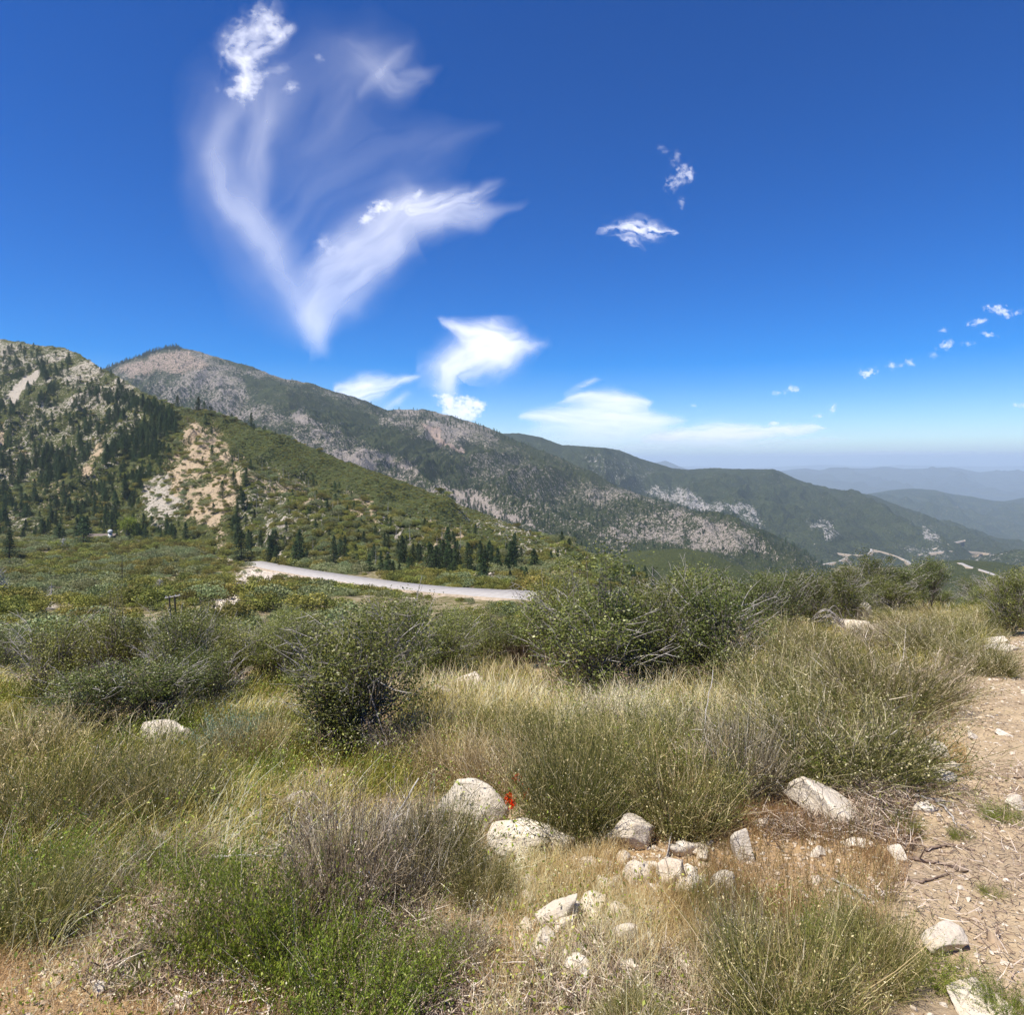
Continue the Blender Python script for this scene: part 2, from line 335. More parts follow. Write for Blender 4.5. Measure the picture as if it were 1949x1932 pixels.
def zf(px, py, s):
    ops = [
     (0, [(-800, 500), (170, 660), (300, 770), (240, 860), (120, 900), (60, 1000), (-800, 1040)], .45, 20, 14),
     (0, [(-60, 620), (60, 640), (180, 680), (250, 740), (130, 770), (0, 760)], .62, 14, 12),
     (0, [(270, 880), (345, 900), (350, 985), (300, 1000), (270, 940)], .75, 10, 6),
     (0, [(440, 870), (560, 900), (700, 960), (860, 1020), (1000, 1060), (1060, 1100), (600, 1090), (480, 1040), (440, 960)], .42, 12, 12),
     (0, [(790, 905), (880, 945), (960, 985), (1060, 1035), (1080, 1062), (1000, 1036), (900, 990), (820, 945)], .52, 8, 6),
     (0, [(980, 1030), (1060, 1066), (1110, 1090), (1000, 1075), (960, 1050)], .6, 6, 6),
     (2, [(345, 766), (500, 810), (700, 886), (900, 960), (1010, 1010), (1070, 1045), (990, 1040), (860, 1010), (700, 950), (560, 895), (450, 860), (430, 815)], .85, 9, 6),
     (0, [(345, 762), (500, 806), (700, 880), (780, 912), (860, 950), (860, 985), (700, 935), (560, 880), (450, 850), (430, 805)], .06, 6, 5),
     (1, [(330, 840), (365, 805), (395, 798), (425, 815), (440, 860), (452, 900), (455, 945), (440, 985), (428, 1028), (412, 1030), (400, 1000), (352, 985), (345, 930), (300, 900)], 1.0, 14, 11),
     (1, [(455, 870), (560, 900), (590, 920), (620, 960), (560, 960), (480, 930)], .55, 10, 10),
     (1, [(650, 925), (700, 945), (720, 990), (700, 1020), (660, 1000)], .60, 8, 8),
     (1, [(800, 985), (870, 1000), (900, 1030), (860, 1050), (810, 1030)], .55, 8, 8),
     (1, [(470, 1058), (505, 1064), (535, 1074), (525, 1082), (480, 1078), (466, 1070)], .95, 3, 3),
     (1, [(148, 890), (165, 870), (180, 840), (195, 828), (192, 852), (172, 892), (158, 900)], 1.0, 4, 3),
     (1, [(-20, 790), (8, 800), (12, 840), (0, 870), (-20, 880)], 1.0, 4, 3),
     (1, [(30, 842), (52, 850), (46, 868), (30, 866)], .9, 4, 3),
     (1, [(60, 905), (110, 900), (160, 930), (200, 905), (205, 930), (120, 960), (60, 940)], .40, 8, 8)]
    z = Zs((px, py), (.22, 0, .15, 0), ops)
    sl = poly_mask(px, py, [(18, 740), (45, 712), (80, 695), (76, 706), (52, 730), (28, 760), (18, 760)], 3, 3, 20)
    z[0] *= .40+.70*sst(.3, .7, fbm(s.X/42, s.Y/55, 4, 48)); z[1] *= .35+.75*sst(.25, .6, fbm(s.X/16, s.Y/22, 4, 49)); z[0] = z[0]*(1-sl)+1.4*sl
    return z
front = Ridge('hillside', [front_base, front_mid, front_crest], -560, 1290, 640, 330, 16, 60, 260, M_front, 'near mountainside with pines, a tan landslip scar and a green scrub ridge', fine=1.6, crest_amp=.10, seed=21, zones=zf)

mid_crest = [(60, 740, 2900), (150, 712, 2900), (205, 692, 2900), (250, 676, 2880), (300, 659, 2850), (332, 654, 2840), (370, 661, 2800), (430, 680, 2750), (480, 694, 2700), (530, 712, 2700), (590, 724, 2700), (640, 740, 2700), (690, 757, 2750), (731, 775, 2800), (754, 773, 2800), (801, 773, 2800), (850, 784, 2800), (884, 795, 2750), (920, 806, 2700), (944, 817, 2650), (1010, 846, 2500), (1070, 870, 2400), (1111, 888, 2300), (1165, 918, 2200), (1220, 938, 2100), (1289, 957, 2000), (1355, 974, 1950), (1429, 994, 1900), (1495, 1024, 1850), (1540, 1057, 1800), (1620, 1110, 1750)]
mid_mid = [(60, 800, 2300), (300, 800, 2200), (560, 810, 2100), (700, 860, 2000), (870, 920, 1800), (1000, 960, 1750), (1100, 985, 1700), (1200, 1000, 1650), (1300, 1015, 1600), (1400, 1035, 1600), (1500, 1070, 1600), (1620, 1130, 1600)]
mid_base = [(60, 940, 1500), (400, 900, 1500), (600, 950, 1450), (800, 1010, 1300), (1000, 1060, 1200), (1150, 1100, 1200), (1300, 1110, 1200), (1400, 1110, 1250), (1500, 1110, 1300), (1620, 1140, 1400)]
def zm(px, py, s):
    ops = [
     (0, [(190, 690), (330, 640), (430, 675), (560, 720), (540, 760), (400, 740), (300, 730), (210, 710)], .66, 10, 8),
     (1, [(205, 696), (300, 668), (360, 655), (400, 690), (350, 705), (250, 712)], .62, 8, 6),
     (0, [(270, 715), (400, 730), (520, 770), (640, 810), (700, 860), (640, 860), (480, 830), (300, 790)], .62, 12, 12),
     (0, [(560, 775), (640, 800), (700, 830), (790, 890), (870, 925), (1000, 980), (1060, 1010), (900, 985), (780, 930), (640, 870), (540, 820)], .86, 9, 9),
     (0, [(540, 715), (640, 742), (730, 775), (800, 772), (900, 806), (950, 825), (900, 850), (800, 830), (700, 790), (600, 752)], .62, 9, 9),
     (0, [(740, 775), (810, 775), (880, 800), (880, 850), (840, 850), (790, 820)], .74, 6, 6),
     (0, [(430, 700), (620, 752), (760, 820), (860, 870), (900, 900), (800, 880), (650, 810), (500, 760)], .22, 9, 9),
     (0, [(900, 850), (1060, 880), (1160, 930), (1160, 1000), (1060, 1010), (960, 960), (880, 900)], .46, 14, 14),
     (0, [(1090, 900), (1165, 922), (1290, 960), (1290, 1040), (1190, 1040), (1120, 1000)], .62, 12, 12),
     (0, [(1300, 965), (1400, 1000), (1470, 1040), (1480, 1070), (1380, 1065), (1310, 1040)], .66, 10, 10),
     (0, [(1190, 1030), (1500, 1060), (1540, 1110), (1150, 1110)], .25, 10, 10)]
    z = Zs((px, py), (.34, 0, 0, 0), ops)
    st = poly_mask(px, py, [(790, 800), (830, 808), (870, 840), (882, 858), (862, 852), (820, 830)], 4, 3, 20)*(ridged(s.X/60, s.Y/400, 2, 4) > .62)
    z[1] = np.maximum(z[1], st*1.0); z[0] *= .50+.45*sst(.3, .7, fbm(s.X/110, s.Y/150, 4, 47))
    return z
mid = Ridge('mountain', [mid_base, mid_mid, mid_crest], 70, 1600, 760, 300, 70, 230, 900, M_mid, 'big rocky mountain with a bare pinkish summit behind the pine slope', fine=5, crest_amp=.04, seed=51, zones=zm, back=(1.2, -.3))

r2_crest = [(880, 840, 4300), (944, 818, 4300), (978, 817, 4300), (1020, 825, 4300), (1061, 840, 4400), (1100, 842, 4400), (1141, 845, 4450), (1168, 849, 4500), (1211, 866, 4600), (1268, 883, 4700), (1300, 886, 4750), (1343, 883, 4800), (1400, 885, 4800), (1458, 885, 4850), (1474, 890, 4900), (1500, 903, 4900), (1538, 917, 5000), (1560, 921, 5000), (1600, 926, 5100), (1645, 934, 5200), (1690, 952, 5300), (1730, 970, 5400), (1775, 990, 5400), (1850, 1018, 5500), (1932, 1048, 5500), (2100, 1100, 5500)]
r2_base = [(880, 960, 3000), (1100, 1000, 3000), (1300, 1060, 2800), (1450, 1088, 2600), (1560, 1075, 2700), (1700, 1066, 3000), (1800, 1062, 3200), (1932, 1075, 3500), (2100, 1100, 4000)]
def z2(px, py, s):
    return Zs((px, py), (.10, 0, 0, 0), [
     (0, [(1090, 850), (1180, 860), (1250, 900), (1200, 920), (1120, 890)], .3, 9, 9),
     (0, [(1190, 925), (1300, 925), (1340, 950), (1420, 960), (1440, 985), (1300, 960)], .60, 8, 8),
     (0, [(1520, 975), (1560, 985), (1590, 1015), (1560, 1015)], .5, 6, 6),
     (0, [(1730, 995), (1760, 1005), (1775, 1025), (1750, 1020)], .6, 6, 6),
     (0, [(1690, 1030), (1760, 1030), (1800, 1050), (1740, 1056)], .4, 6, 6),
     (1, [(1830, 1040), (1870, 1045), (1875, 1055), (1830, 1052)], .6, 4, 4)])
r2 = Ridge('hill', [r2_base, r2_crest], 900, 2080, 520, 240, 150, 420, 1900, M_far, 'dark green flat-topped ridge falling away to the right', crest_amp=.015, seed=81, zones=z2, back=(1.2, -.3), fine=3)

g_crest = [(1560, 960, 8800), (1640, 931, 9000), (1680, 925, 9000), (1720, 922, 9000), (1765, 924, 9100), (1800, 933, 9200), (1830, 937, 9200), (1870, 944, 9300), (1895, 945, 9300), (1925, 940, 9300), (2000, 935, 9300), (2300, 960, 9300)]
g_base = [(1560, 1040, 6200), (1700, 1030, 6200), (1932, 1060, 6200), (2300, 1070, 6200)]
Ridge('hill', [g_base, g_crest], 1570, 2280, 260, 160, 230, 700, 3000, M_far, 'brownish blue ridge behind the dark green ridge', crest_amp=.04, seed=91, zones=lambda px, py, s: Zs((px, py), (.1, .1, 0, 0), []))
h_crest = [(1100, 900, 21000), (1200, 880, 21000), (1236, 873, 21000), (1262, 872, 21000), (1292, 884, 21000), (1330, 892, 21000), (1470, 889, 21000), (1520, 884, 21000), (1545, 887, 21000), (1580, 882, 21000), (1640, 884, 21000), (1670, 880, 21000), (1705, 885, 21000), (1750, 884, 21000), (1795, 881, 21000), (1815, 884, 21000), (1850, 892, 21000), (1890, 890, 21000), (1932, 891, 21000), (2400, 885, 21000)]
h_base = [(1100, 960, 14000), (2400, 970, 14000)]
Ridge('mountain', [h_base, h_crest], 1110, 2380, 320, 100, 420, 1500, 6000, M_haze_hill, 'hazy blue mountain range on the horizon at the right', crest_amp=.05, seed=101)
k_crest = [(900, 905, 40000), (1100, 892, 40000), (1300, 879, 40000), (1400, 884, 40000), (1560, 877, 40000), (1620, 880, 40000), (1700, 877, 40000), (1800, 880, 40000), (1932, 879, 40000), (2400, 876, 40000)]
Ridge('mountain', [[(900, 930, 30000), (2400, 930, 30000)], k_crest], 910, 2380, 200, 50, 300, 3000, 9000, M_haze_hill, 'faintest blue range above the hazy mountains on the horizon', crest_amp=.12, seed=111)
# small hills in the gap
i_crest = [(1090, 1080, 900), (1130, 1062, 900), (1180, 1045, 900), (1240, 1036, 900), (1290, 1036, 900), (1340, 1044, 900), (1390, 1066, 900), (1450, 1092, 900), (1500, 1112, 900)]
M_hump = mat_hill('green_knoll_scrub', 5.0, green=(.085, .095, .03), green2=(.045, .058, .02), dry=(.12, .115, .045))
Ridge('hill', [[(1090, 1120, 640), (1500, 1140, 640)], i_crest], 1095, 1495, 200, 90, 8, 60, 200, M_hump, 'rounded green knoll at the foot of the rocky mountain', crest_amp=.15, seed=121, fine=2, zones=lambda px, py, s: Zs((px, py), (.06, 0, .5, 0), []))
j_crest = [(1400, 1150, 1300), (1500, 1118, 1300), (1590, 1100, 1300), (1640, 1088, 1300), (1675, 1076, 1300), (1722, 1064, 1300), (1771, 1058, 1300), (1821, 1057, 1300), (1875, 1061, 1300), (1932, 1068, 1300), (2100, 1090, 1300), (2400, 1120, 1300)]
hj = Ridge('hill', [[(1400, 1190, 800), (1700, 1140, 800), (2400, 1170, 800)], j_crest], 1410, 2380, 300, 110, 9, 90, 300, M_hump, 'low green hill with the highway running over it at the right', crest_amp=.12, seed=131, fine=2.2, zones=lambda px, py, s: Zs((px, py), (.05, 0, .3, 0), []))
l_crest = [(1700, 1085, 3000), (1790, 1062, 3000), (1860, 1050, 3000), (1900, 1040, 3000), (1932, 1036, 3000), (2000, 1015, 3000), (2100, 990, 3000), (2400, 970, 3000)]
Ridge('hill', [[(1700, 1110, 2000), (2400, 1100, 2000)], l_crest], 1710, 2380, 220, 90, 50, 200, 700, M_far, 'dark rocky spur at the right edge beyond the highway', crest_amp=.08, seed=141, fine=6, zones=lambda px, py, s: Zs((px, py), (.3, 0, 0, 0), []))

# ---------------------------------------------------------------- air
hb = [(-70000, -2500, -1300), (70000, 95000, 560)]
xs_, ys_, zs_ = zip(*hb)
Vh = [(x, y, z) for z in zs_ for y in ys_ for x in xs_]
Fh = [(0, 2, 3, 1), (4, 5, 7, 6), (0, 1, 5, 4), (2, 6, 7, 3), (0, 4, 6, 2), (1, 3, 7, 5)]
hz = N('haze_air'); pv = hz.n('ShaderNodeVolumePrincipled')
pv.inputs['Color'].default_value = (.68, .84, 1.0, 1); pv.inputs['Density'].default_value = 6.0e-5; pv.inputs['Anisotropy'].default_value = 0.1
hz.t.links.new(pv.outputs[0], hz.out.inputs['Volume'])
hm = bpy.data.meshes.new('haze'); hm.from_pydata(Vh, [], Fh); hm.update()
tag(link('haze', hm, hz.m), 'pale blue air haze filling the distance', 'haze', kind='stuff')
# ---------------------------------------------------------------- clouds: thin sheets of ice or vapour high above the haze
def cloud_mat():
    m = N('cloud_vapour'); _, r, g, b, al = m.attr('dens')
    d = m.n('ShaderNodeBsdfDiffuse'); d.inputs[0].default_value = (.92, .93, .95, 1)
    t = m.n('ShaderNodeBsdfTranslucent'); t.inputs[0].default_value = (.92, .93, .95, 1)
    mx = m.n('ShaderNodeMixShader'); mx.inputs[0].default_value = .72; m.t.links.new(d.outputs[0], mx.inputs[1]); m.t.links.new(t.outputs[0], mx.inputs[2])
    tr = m.n('ShaderNodeBsdfTransparent'); m2 = m.n('ShaderNodeMixShader'); m.set(m2.inputs[0], r)
    m.t.links.new(tr.outputs[0], m2.inputs[1]); m.t.links.new(mx.outputs[0], m2.inputs[2]); m.t.links.new(m2.outputs[0], m.out.inputs['Surface'])
    return m.m
M_cloud = cloud_mat()
def stroke(px, py, pts, fl=40., fw=8., seed=0, lo=.35, hi=1.3, pw=2.0):
    """soft band along pts = [(x, y, halfwidth left, halfwidth right, strength)], with fibres running along it"""
    P = np.array(pts, float); seg = np.hypot(*(P[1:, :2]-P[:-1, :2]).T); S = np.concatenate([[0], np.cumsum(seg)])
    best = np.full(px.shape, 1e18); sd = np.zeros(px.shape); ss = np.zeros(px.shape)
    for i in range(len(P)-1):
        ax, ay = P[i, :2]; bx, by = P[i+1, :2]; L2 = (bx-ax)**2+(by-ay)**2
        t = ((px-ax)*(bx-ax)+(py-ay)*(by-ay))/L2; tc = np.clip(t, 0, 1)
        dx = px-ax-tc*(bx-ax); dy = py-ay-tc*(by-ay); d2 = dx*dx+dy*dy
        sg = np.sign((bx-ax)*(py-ay)-(by-ay)*(px-ax)); m = d2 < best
        best = np.where(m, d2, best); sd = np.where(m, sg*np.sqrt(d2), sd); ss = np.where(m, S[i]+tc*seg[i], ss)
    wl = np.interp(ss, S, P[:, 2]); wr = np.interp(ss, S, P[:, 3]); I = np.interp(ss, S, P[:, 4])
    w = np.where(sd > 0, wr, wl)*(.8+.5*fbm(ss/(fl*1.5), ss*0+seed, 3, seed+2))
    prof = np.exp(-np.abs(sd/np.maximum(w, .5))**pw)
    n = fbm(ss/fl, sd/fw+3*fbm(ss/fl/2, sd/fw/4, 2, seed+9), 4, seed)
    return I*prof*np.clip(lo+(n-.25)*2*(hi-lo), 0, 2)
def puff(px, py, cx, cy, rx, ry, I, seed=0, rot=0., sc=8., thr=.42, soft=.25):
    soft = soft*1.5
    c, s = math.cos(R(rot)), math.sin(R(rot)); dx = (px-cx)*c+(py-cy)*s; dy = -(px-cx)*s+(py-cy)*c
    r = np.hypot(dx/rx, dy/ry); n = fbm(dx/sc+cx, dy/(sc*.75)+cy, 5, seed, .6)
    return I*sst(0, soft, (1-r)*.55+n-thr-.25)*np.clip(1.6-r, 0, 1)
def cloud(name, box, alt, step, fn, label, group=None):
    x0, y0, x1, y1 = box; xs = np.arange(x0, x1+step, step); yy = np.arange(y0, y1+step*.8, step*.8)
    PX, PY = np.meshgrid(xs, yy); d = fn(PX, PY)*.82
    ex = np.minimum(np.minimum(PX-x0, x1-PX)/(6*step), np.minimum(PY-y0, y1-PY)/(6*step)); d = 1-np.exp(-np.clip(d, 0, 4)); d *= sst(0, 1, ex)
    d = np.where(d < .004, 0, d)
    # a sheet that arches gently over the land
    Yc = alt*FY/np.maximum(HY-PY, 6.); X = (PX-CX)/FX*Yc
    Z = (HY-PY)/FY*Yc
    V = np.stack([X, Yc, Z], 2).reshape(-1, 3); F = grid_faces(*PX.shape)
    dm = d.ravel(); F = F[dm[F].max(1) > 0]
    used = np.unique(F); re = np.zeros(len(V), int); re[used] = np.arange(len(used)); V = V[used]; F = re[F]; dm = dm[used]
    me = mesh_np(name, V, F, True, {'dens': np.stack([dm, dm, dm, np.ones_like(dm)], 1)})
    o = link(name, me, M_cloud); tag(o, label, 'cloud', group); return o
def big(px, py):
    wx = px+(fbm(px/90, py/90, 3, 60)-.5)*34; wy = py+(fbm(px/90, py/90, 3, 61)-.5)*34
    d = stroke(wx, wy, [(455, 175, 40, 34, .20), (420, 230, 22, 26, .50), (407, 290, 20, 28, .56), (418, 350, 22, 32, .56), (448, 410, 26, 42, .54), (485, 465, 28, 40, .50), (530, 520, 26, 38, .42), (565, 575, 24, 36, .42), (590, 620, 18, 30, .42), (605, 662, 9, 14, .15)][::-1], 230, 40, 3, .62, 1.05)
    d += stroke(wx, wy, [(510, 165, 50, 50, .14), (500, 230, 34, 34, .42), (482, 290, 24, 30, .40), (478, 350, 20, 26, .32), (480, 400, 18, 26, .2), (500, 440, 20, 26, .1)], 200, 26, 5, .6, 1.05)
    d += stroke(wx, wy, [(585, 650, 14, 20, .25), (590, 590, 24, 38, .6), (615, 530, 34, 48, .85), (660, 480, 36, 42, .92), (710, 440, 34, 40, .98), (770, 405, 36, 36, 1.0), (830, 400, 36, 26, .85), (890, 408, 30, 15, .6), (940, 405, 18, 7, .35), (985, 392, 10, 5, .12)], 110, 30, 7, .6, 1.15)
    d += stroke(wx, wy, [(620, 600, 20, 20, .1), (660, 570, 22, 26, .35), (700, 520, 26, 30, .4), (740, 470, 26, 30, .3)], 100, 26, 8, .5, 1.1)
    d += stroke(wx, wy, [(770, 390, 20, 16, .5), (830, 372, 18, 16, .55), (900, 376, 16, 16, .35), (950, 345, 8, 8, .10), (965, 335, 5, 5, .0)], 60, 9, 12, .2, 1.5)
    d += stroke(wx, wy, [(450, 340, 80, 80, .03), (560, 240, 100, 100, .13), (640, 150, 80, 70, .18), (720, 110, 55, 55, .12), (800, 90, 30, 30, .0)], 220, 50, 14, .5, 1.1)
    d += stroke(wx, wy, [(660, 90, 20, 30, .10), (720, 130, 28, 30, .30), (760, 165, 30, 30, .32), (805, 150, 20, 16, .22), (822, 135, 8, 8, .05)], 90, 24, 16, .4, 1.2)
    d += stroke(wx, wy, [(690, 180, 16, 16, .08), (730, 140, 14, 14, .2), (760, 105, 12, 12, .16), (775, 85, 6, 6, .02)], 70, 18, 17, .4, 1.2)
    d += stroke(wx, wy, [(520, 480, 60, 60, .08), (600, 380, 90, 90, .09), (720, 310, 80, 70, .08), (850, 270, 40, 40, .08), (930, 245, 20, 20, .03)], 220, 34, 19, .4, 1.2)
    d += stroke(wx, wy, [(400, 170, 50, 20, .06), (372, 250, 30, 30, .09), (375, 340, 30, 30, .08), (420, 450, 40, 30, .08), (500, 560, 40, 20, .08), (560, 640, 20, 20, .03)][::-1], 200, 40, 23, .5, 1.1)
    d += stroke(wx, wy, [(515, 10, 16, 16, .1), (500, 40, 24, 22, .38), (462, 80, 24, 26, .5), (468, 120, 26, 24, .55), (462, 165, 22, 20, .75), (458, 190, 12, 14, .3)], 22, 13, 24, .15, 1.5)
    d += stroke(wx, wy, [(480, 100, 14, 14, .3), (515, 75, 16, 14, .6), (540, 50, 10, 10, .5)], 20, 10, 26, .15, 1.5)
    for cx, cy, rx, ry, I, rot in ((500, 40, 34, 30, 1.0, 20), (455, 70, 42, 34, .95, -30), (520, 55, 22, 28, .8, 0), (435, 105, 30, 26, .7, 20), (465, 118, 42, 30, .95, 30), (462, 158, 32, 34, 1.5, 0), (435, 170, 26, 14, .7, 0), (515, 135, 34, 12, .45, -15), (548, 165, 20, 12, .9, -15), (540, 68, 14, 10, .4, 0), (601, 108, 13, 9, .7, 30), (490, 16, 26, 16, .4, -30)):
        d += puff(px, py, cx, cy, rx*1.1, ry*1.1, I*1.0, 31, rot, 14, .24, .75)
    for cx, cy, rx, ry, I, rot in ((716, 392, 26, 16, 1.6, -20), (690, 412, 18, 13, 1.2, -10), (735, 385, 10, 12, 1.0, 0), (790, 365, 16, 10, .8, -40), (605, 455, 22, 18, .4, 0), (620, 470, 24, 14, .35, 10)):
        d += puff(px, py, cx, cy, rx, ry, I*.8, 37, rot, 10, .24, .5)
    return d*.98
cloud('cirrus_cloud', (300, -40, 1010, 690), 6500, 2.1, big, 'huge feathery white cloud shaped like a heart or wing high above the mountain', 'white clouds in the sky')
def c2(px, py):
    wx = px+(fbm(px/40, py/40, 3, 70)-.5)*18; wy = py+(fbm(px/40, py/40, 3, 71)-.5)*18
    d = stroke(wx, wy, [(835, 605, 8, 4, .3), (870, 622, 14, 12, 1.3), (920, 640, 28, 34, 1.8), (960, 645, 26, 34, 1.3), (1000, 652, 12, 18, .6), (1030, 650, 8, 8, .1)], 50, 12, 41, .6, 1.3)
    d += stroke(wx, wy, [(930, 660, 34, 30, 1.5), (880, 680, 30, 26, 1.3), (850, 700, 24, 26, 1.2), (845, 722, 14, 28, .8), (850, 745, 16, 20, .5)], 50, 14, 43, .6, 1.2)
    d += stroke(wx, wy, [(800, 700, 24, 24, .15), (840, 690, 24, 24, .4), (870, 660, 24, 24, .4)], 40, 12, 45, .5, 1.2)
    for q in ((848, 757, 30, 16, 1.8), (885, 768, 34, 20, 2.0), (868, 780, 36, 14, 1.6), (905, 765, 16, 10, 1.0)): d += puff(px, py, *q, 47, 8, 12, .2, .35)
    return d
cloud('cloud', (780, 590, 1050, 815), 5200, 1.6, c2, 'bright ragged cloud tower standing over the middle of the ridge', 'white clouds in the sky')
def c3(px, py):
    wx = px+(fbm(px/40, py/40, 3, 72)-.5)*14; wy = py+(fbm(px/40, py/40, 3, 73)-.5)*14
    d = stroke(wx, wy, [(640, 740, 8, 10, 1.2), (680, 732, 14, 22, 1.7), (720, 722, 12, 16, 1.4), (765, 716, 6, 8, .9), (795, 712, 3, 3, .15)], 40, 8, 51, .6, 1.2)
    d += stroke(wx, wy, [(725, 770, 8, 10, .3), (750, 758, 6, 8, .35), (770, 745, 4, 5, .2)], 30, 6, 53, .4, 1.2)
    return d
cloud('cloud', (625, 690, 810, 800), 4600, 1.5, c3, 'small white streak of cloud touching the ridge line', 'white clouds in the sky')
def c4(px, py):
    wx = px+(fbm(px/50, py/25, 3, 74)-.5)*20; wy = py+(fbm(px/50, py/25, 3, 75)-.5)*10
    d = stroke(wx, wy, [(1055, 758, 3, 4, .3), (1100, 748, 7, 10, 1.2), (1160, 752, 14, 18, 1.9), (1220, 758, 6, 12, 1.1), (1235, 757, 2, 2, .1)], 60, 8, 55, .7, 1.2)
    d += stroke(wx, wy, [(985, 783, 5, 5, .7), (1040, 784, 12, 14, 1.4), (1110, 785, 20, 22, 1.7), (1180, 788, 20, 24, 1.8), (1240, 793, 10, 14, 1.5), (1285, 792, 4, 5, .6), (1300, 790, 2, 2, .0)], 60, 8, 57, .7, 1.2)
    d += stroke(wx, wy, [(1020, 810, 14, 16, .5), (1110, 818, 20, 26, .8), (1200, 820, 16, 30, .7), (1290, 815, 6, 12, .3)], 90, 12, 59, .7, 1.1)
    d += stroke(wx, wy, [(1070, 745, 4, 4, .15), (1095, 733, 5, 5, .45), (1125, 718, 6, 4, .35), (1135, 716, 2, 2, .1)], 30, 5, 61, .4, 1.3)
    return d
cloud('cloud', (970, 700, 1320, 856), 4000, 1.6, c4, 'wide layered white cloud behind the lower end of the ridge', 'white clouds in the sky')
def c5(px, py):
    wy = py+(fbm(px/30, py/12, 3, 77)-.5)*9
    d = stroke(px, wy, [(1215, 828, 5, 6, 1.2), (1260, 823, 9, 9, 2.4), (1330, 820, 12, 11, 2.8), (1400, 817, 11, 10, 2.6), (1470, 814, 9, 9, 2.0), (1535, 808, 5, 5, 1.5), (1565, 806, 1, 2, .1)], 50, 6, 63, .5, 1.3)
    d += stroke(px, wy, [(1180, 846, 8, 10, .25), (1300, 838, 10, 12, .7), (1440, 836, 7, 9, .6), (1560, 832, 5, 6, .3), (1620, 830, 3, 3, .0)], 80, 9, 65, .6, 1.2)
    for q in ((1458, 798, 12, 4, .9), (1310, 765, 7, 4, .5), (1408, 804, 6, 3, .4)): d += puff(px, py, *q, 67, 0, 7, .25)
    return d
cloud('cloud', (1160, 758, 1660, 858), 3200, 1.8, c5, 'long flat band of cloud low over the flat-topped ridge', 'white clouds in the sky')
def fluff(lst, seed, sc=9, thr=.25):
    def f(px, py):
        d = 0*px
        for q in lst: d = d+puff(px, py, q[0], q[1], q[2], q[3], q[4]*1.3, seed, q[5] if len(q) > 5 else 0, sc, thr-.03, .62)
        return d
    return f
cloud('cloud', (1225, 255, 1335, 410), 6500, 1.5, fluff([(1252, 280, 18, 10, .25), (1275, 300, 14, 22, .32, 20), (1290, 325, 24, 26, .65, -30), (1272, 345, 26, 18, .6, -30), (1285, 380, 12, 18, .55, 30), (1303, 330, 10, 20, .55)], 83, 8, .34), 'faint broken wisps of cloud high right of centre', 'white clouds in the sky')
def c6(px, py):
    wy = py+(fbm(px/14, py/9, 3, 87)-.5)*14
    d = stroke(px, wy, [(1130, 435, 4, 5, .15), (1160, 430, 9, 9, .7), (1200, 428, 13, 14, 1.0), (1240, 436, 10, 10, .95), (1275, 440, 4, 5, .8), (1282, 441, 1, 1, .0)], 26, 6, 85, .1, 1.7)
    d += stroke(px, wy, [(1165, 440, 3, 3, .2), (1195, 455, 5, 5, .6), (1215, 468, 3, 3, .1)], 20, 5, 86, .1, 1.6)
    return d
cloud('cloud', (1115, 395, 1300, 485), 6000, 1.4, c6, 'small streaky white cloud alone in the blue right of centre', 'white clouds in the sky')
small = [((1840, 572, 1932, 606), [(1884, 584, 26, 8, 1.3, 8), (1898, 592, 14, 8, 1.0, 30), (1918, 590, 12, 5, .5, -20)], 'largest of the small clouds near the right edge, hook shaped'),
         ((1815, 592, 1878, 622), [(1846, 607, 22, 6, 1.0, -12)], 'thin white cloud just under the hook shaped cloud at the right'),
         ((1842, 620, 1882, 640), [(1864, 631, 16, 5, .8, 12)], 'short white streak lowest in the trio at the right edge'),
         ((1760, 640, 1805, 668), [(1784, 651, 16, 8, .9, -20)], 'ragged puff midway along the slanting line of small clouds'),
         ((1812, 636, 1842, 658), [(1826, 647, 12, 6, .7, 0)], 'tiny puff just right of the ragged puff in the slanting line'),
         ((1612, 688, 1660, 720), [(1637, 703, 16, 9, 1.3, -10)], 'compact bright puff alone in the middle of the slanting line'),
         ((1665, 675, 1730, 702), [(1684, 690, 10, 7, .7, 0), (1700, 690, 10, 4, .35), (1716, 684, 10, 7, .7, 30)], 'pair of joined wisps right of the compact bright puff'),
         ((1480, 720, 1515, 745), [(1498, 732, 13, 7, 1.1, 0)], 'small puff low in the sky over the flat-topped ridge'),
         ((1450, 730, 1482, 750), [(1465, 741, 8, 4, .7, 0), (1480, 739, 5, 4, .5)], 'pair of specks of cloud left of the low small puff'),
         ((1560, 755, 1585, 782), [(1572, 769, 6, 10, .9, 15)], 'upright speck of cloud low over the far range'),
         ((1532, 775, 1562, 795), [(1546, 785, 12, 5, 1.0, 0)], 'flat speck of cloud beside the upright speck'),
         ((1772, 612, 1796, 634), [(1781, 623, 10, 6, .45, 0)], 'faint puff above the ragged puff in the slanting line'),
         ((1748, 660, 1776, 680), [(1762, 669, 9, 6, .45, 0)], 'faint puff below the ragged puff in the slanting line'),
         ((1900, 755, 1950, 785), [(1928, 764, 18, 6, .8, 0)], 'flat cloud cut by the right edge low in the sky')]
for k, (bx, lst, lab) in enumerate(small):
    b = (bx[0]-8, bx[1]-8, bx[2]+8, bx[3]+8)
    cloud('cloud', b, 4200 if bx[1] < 700 else 3400, 1.0, fluff([(q[0], q[1], q[2]*1.3, q[3]*1.35)+tuple(q[4:]) for q in lst], 90+k*3, 7, .30), lab, 'white clouds in the sky')
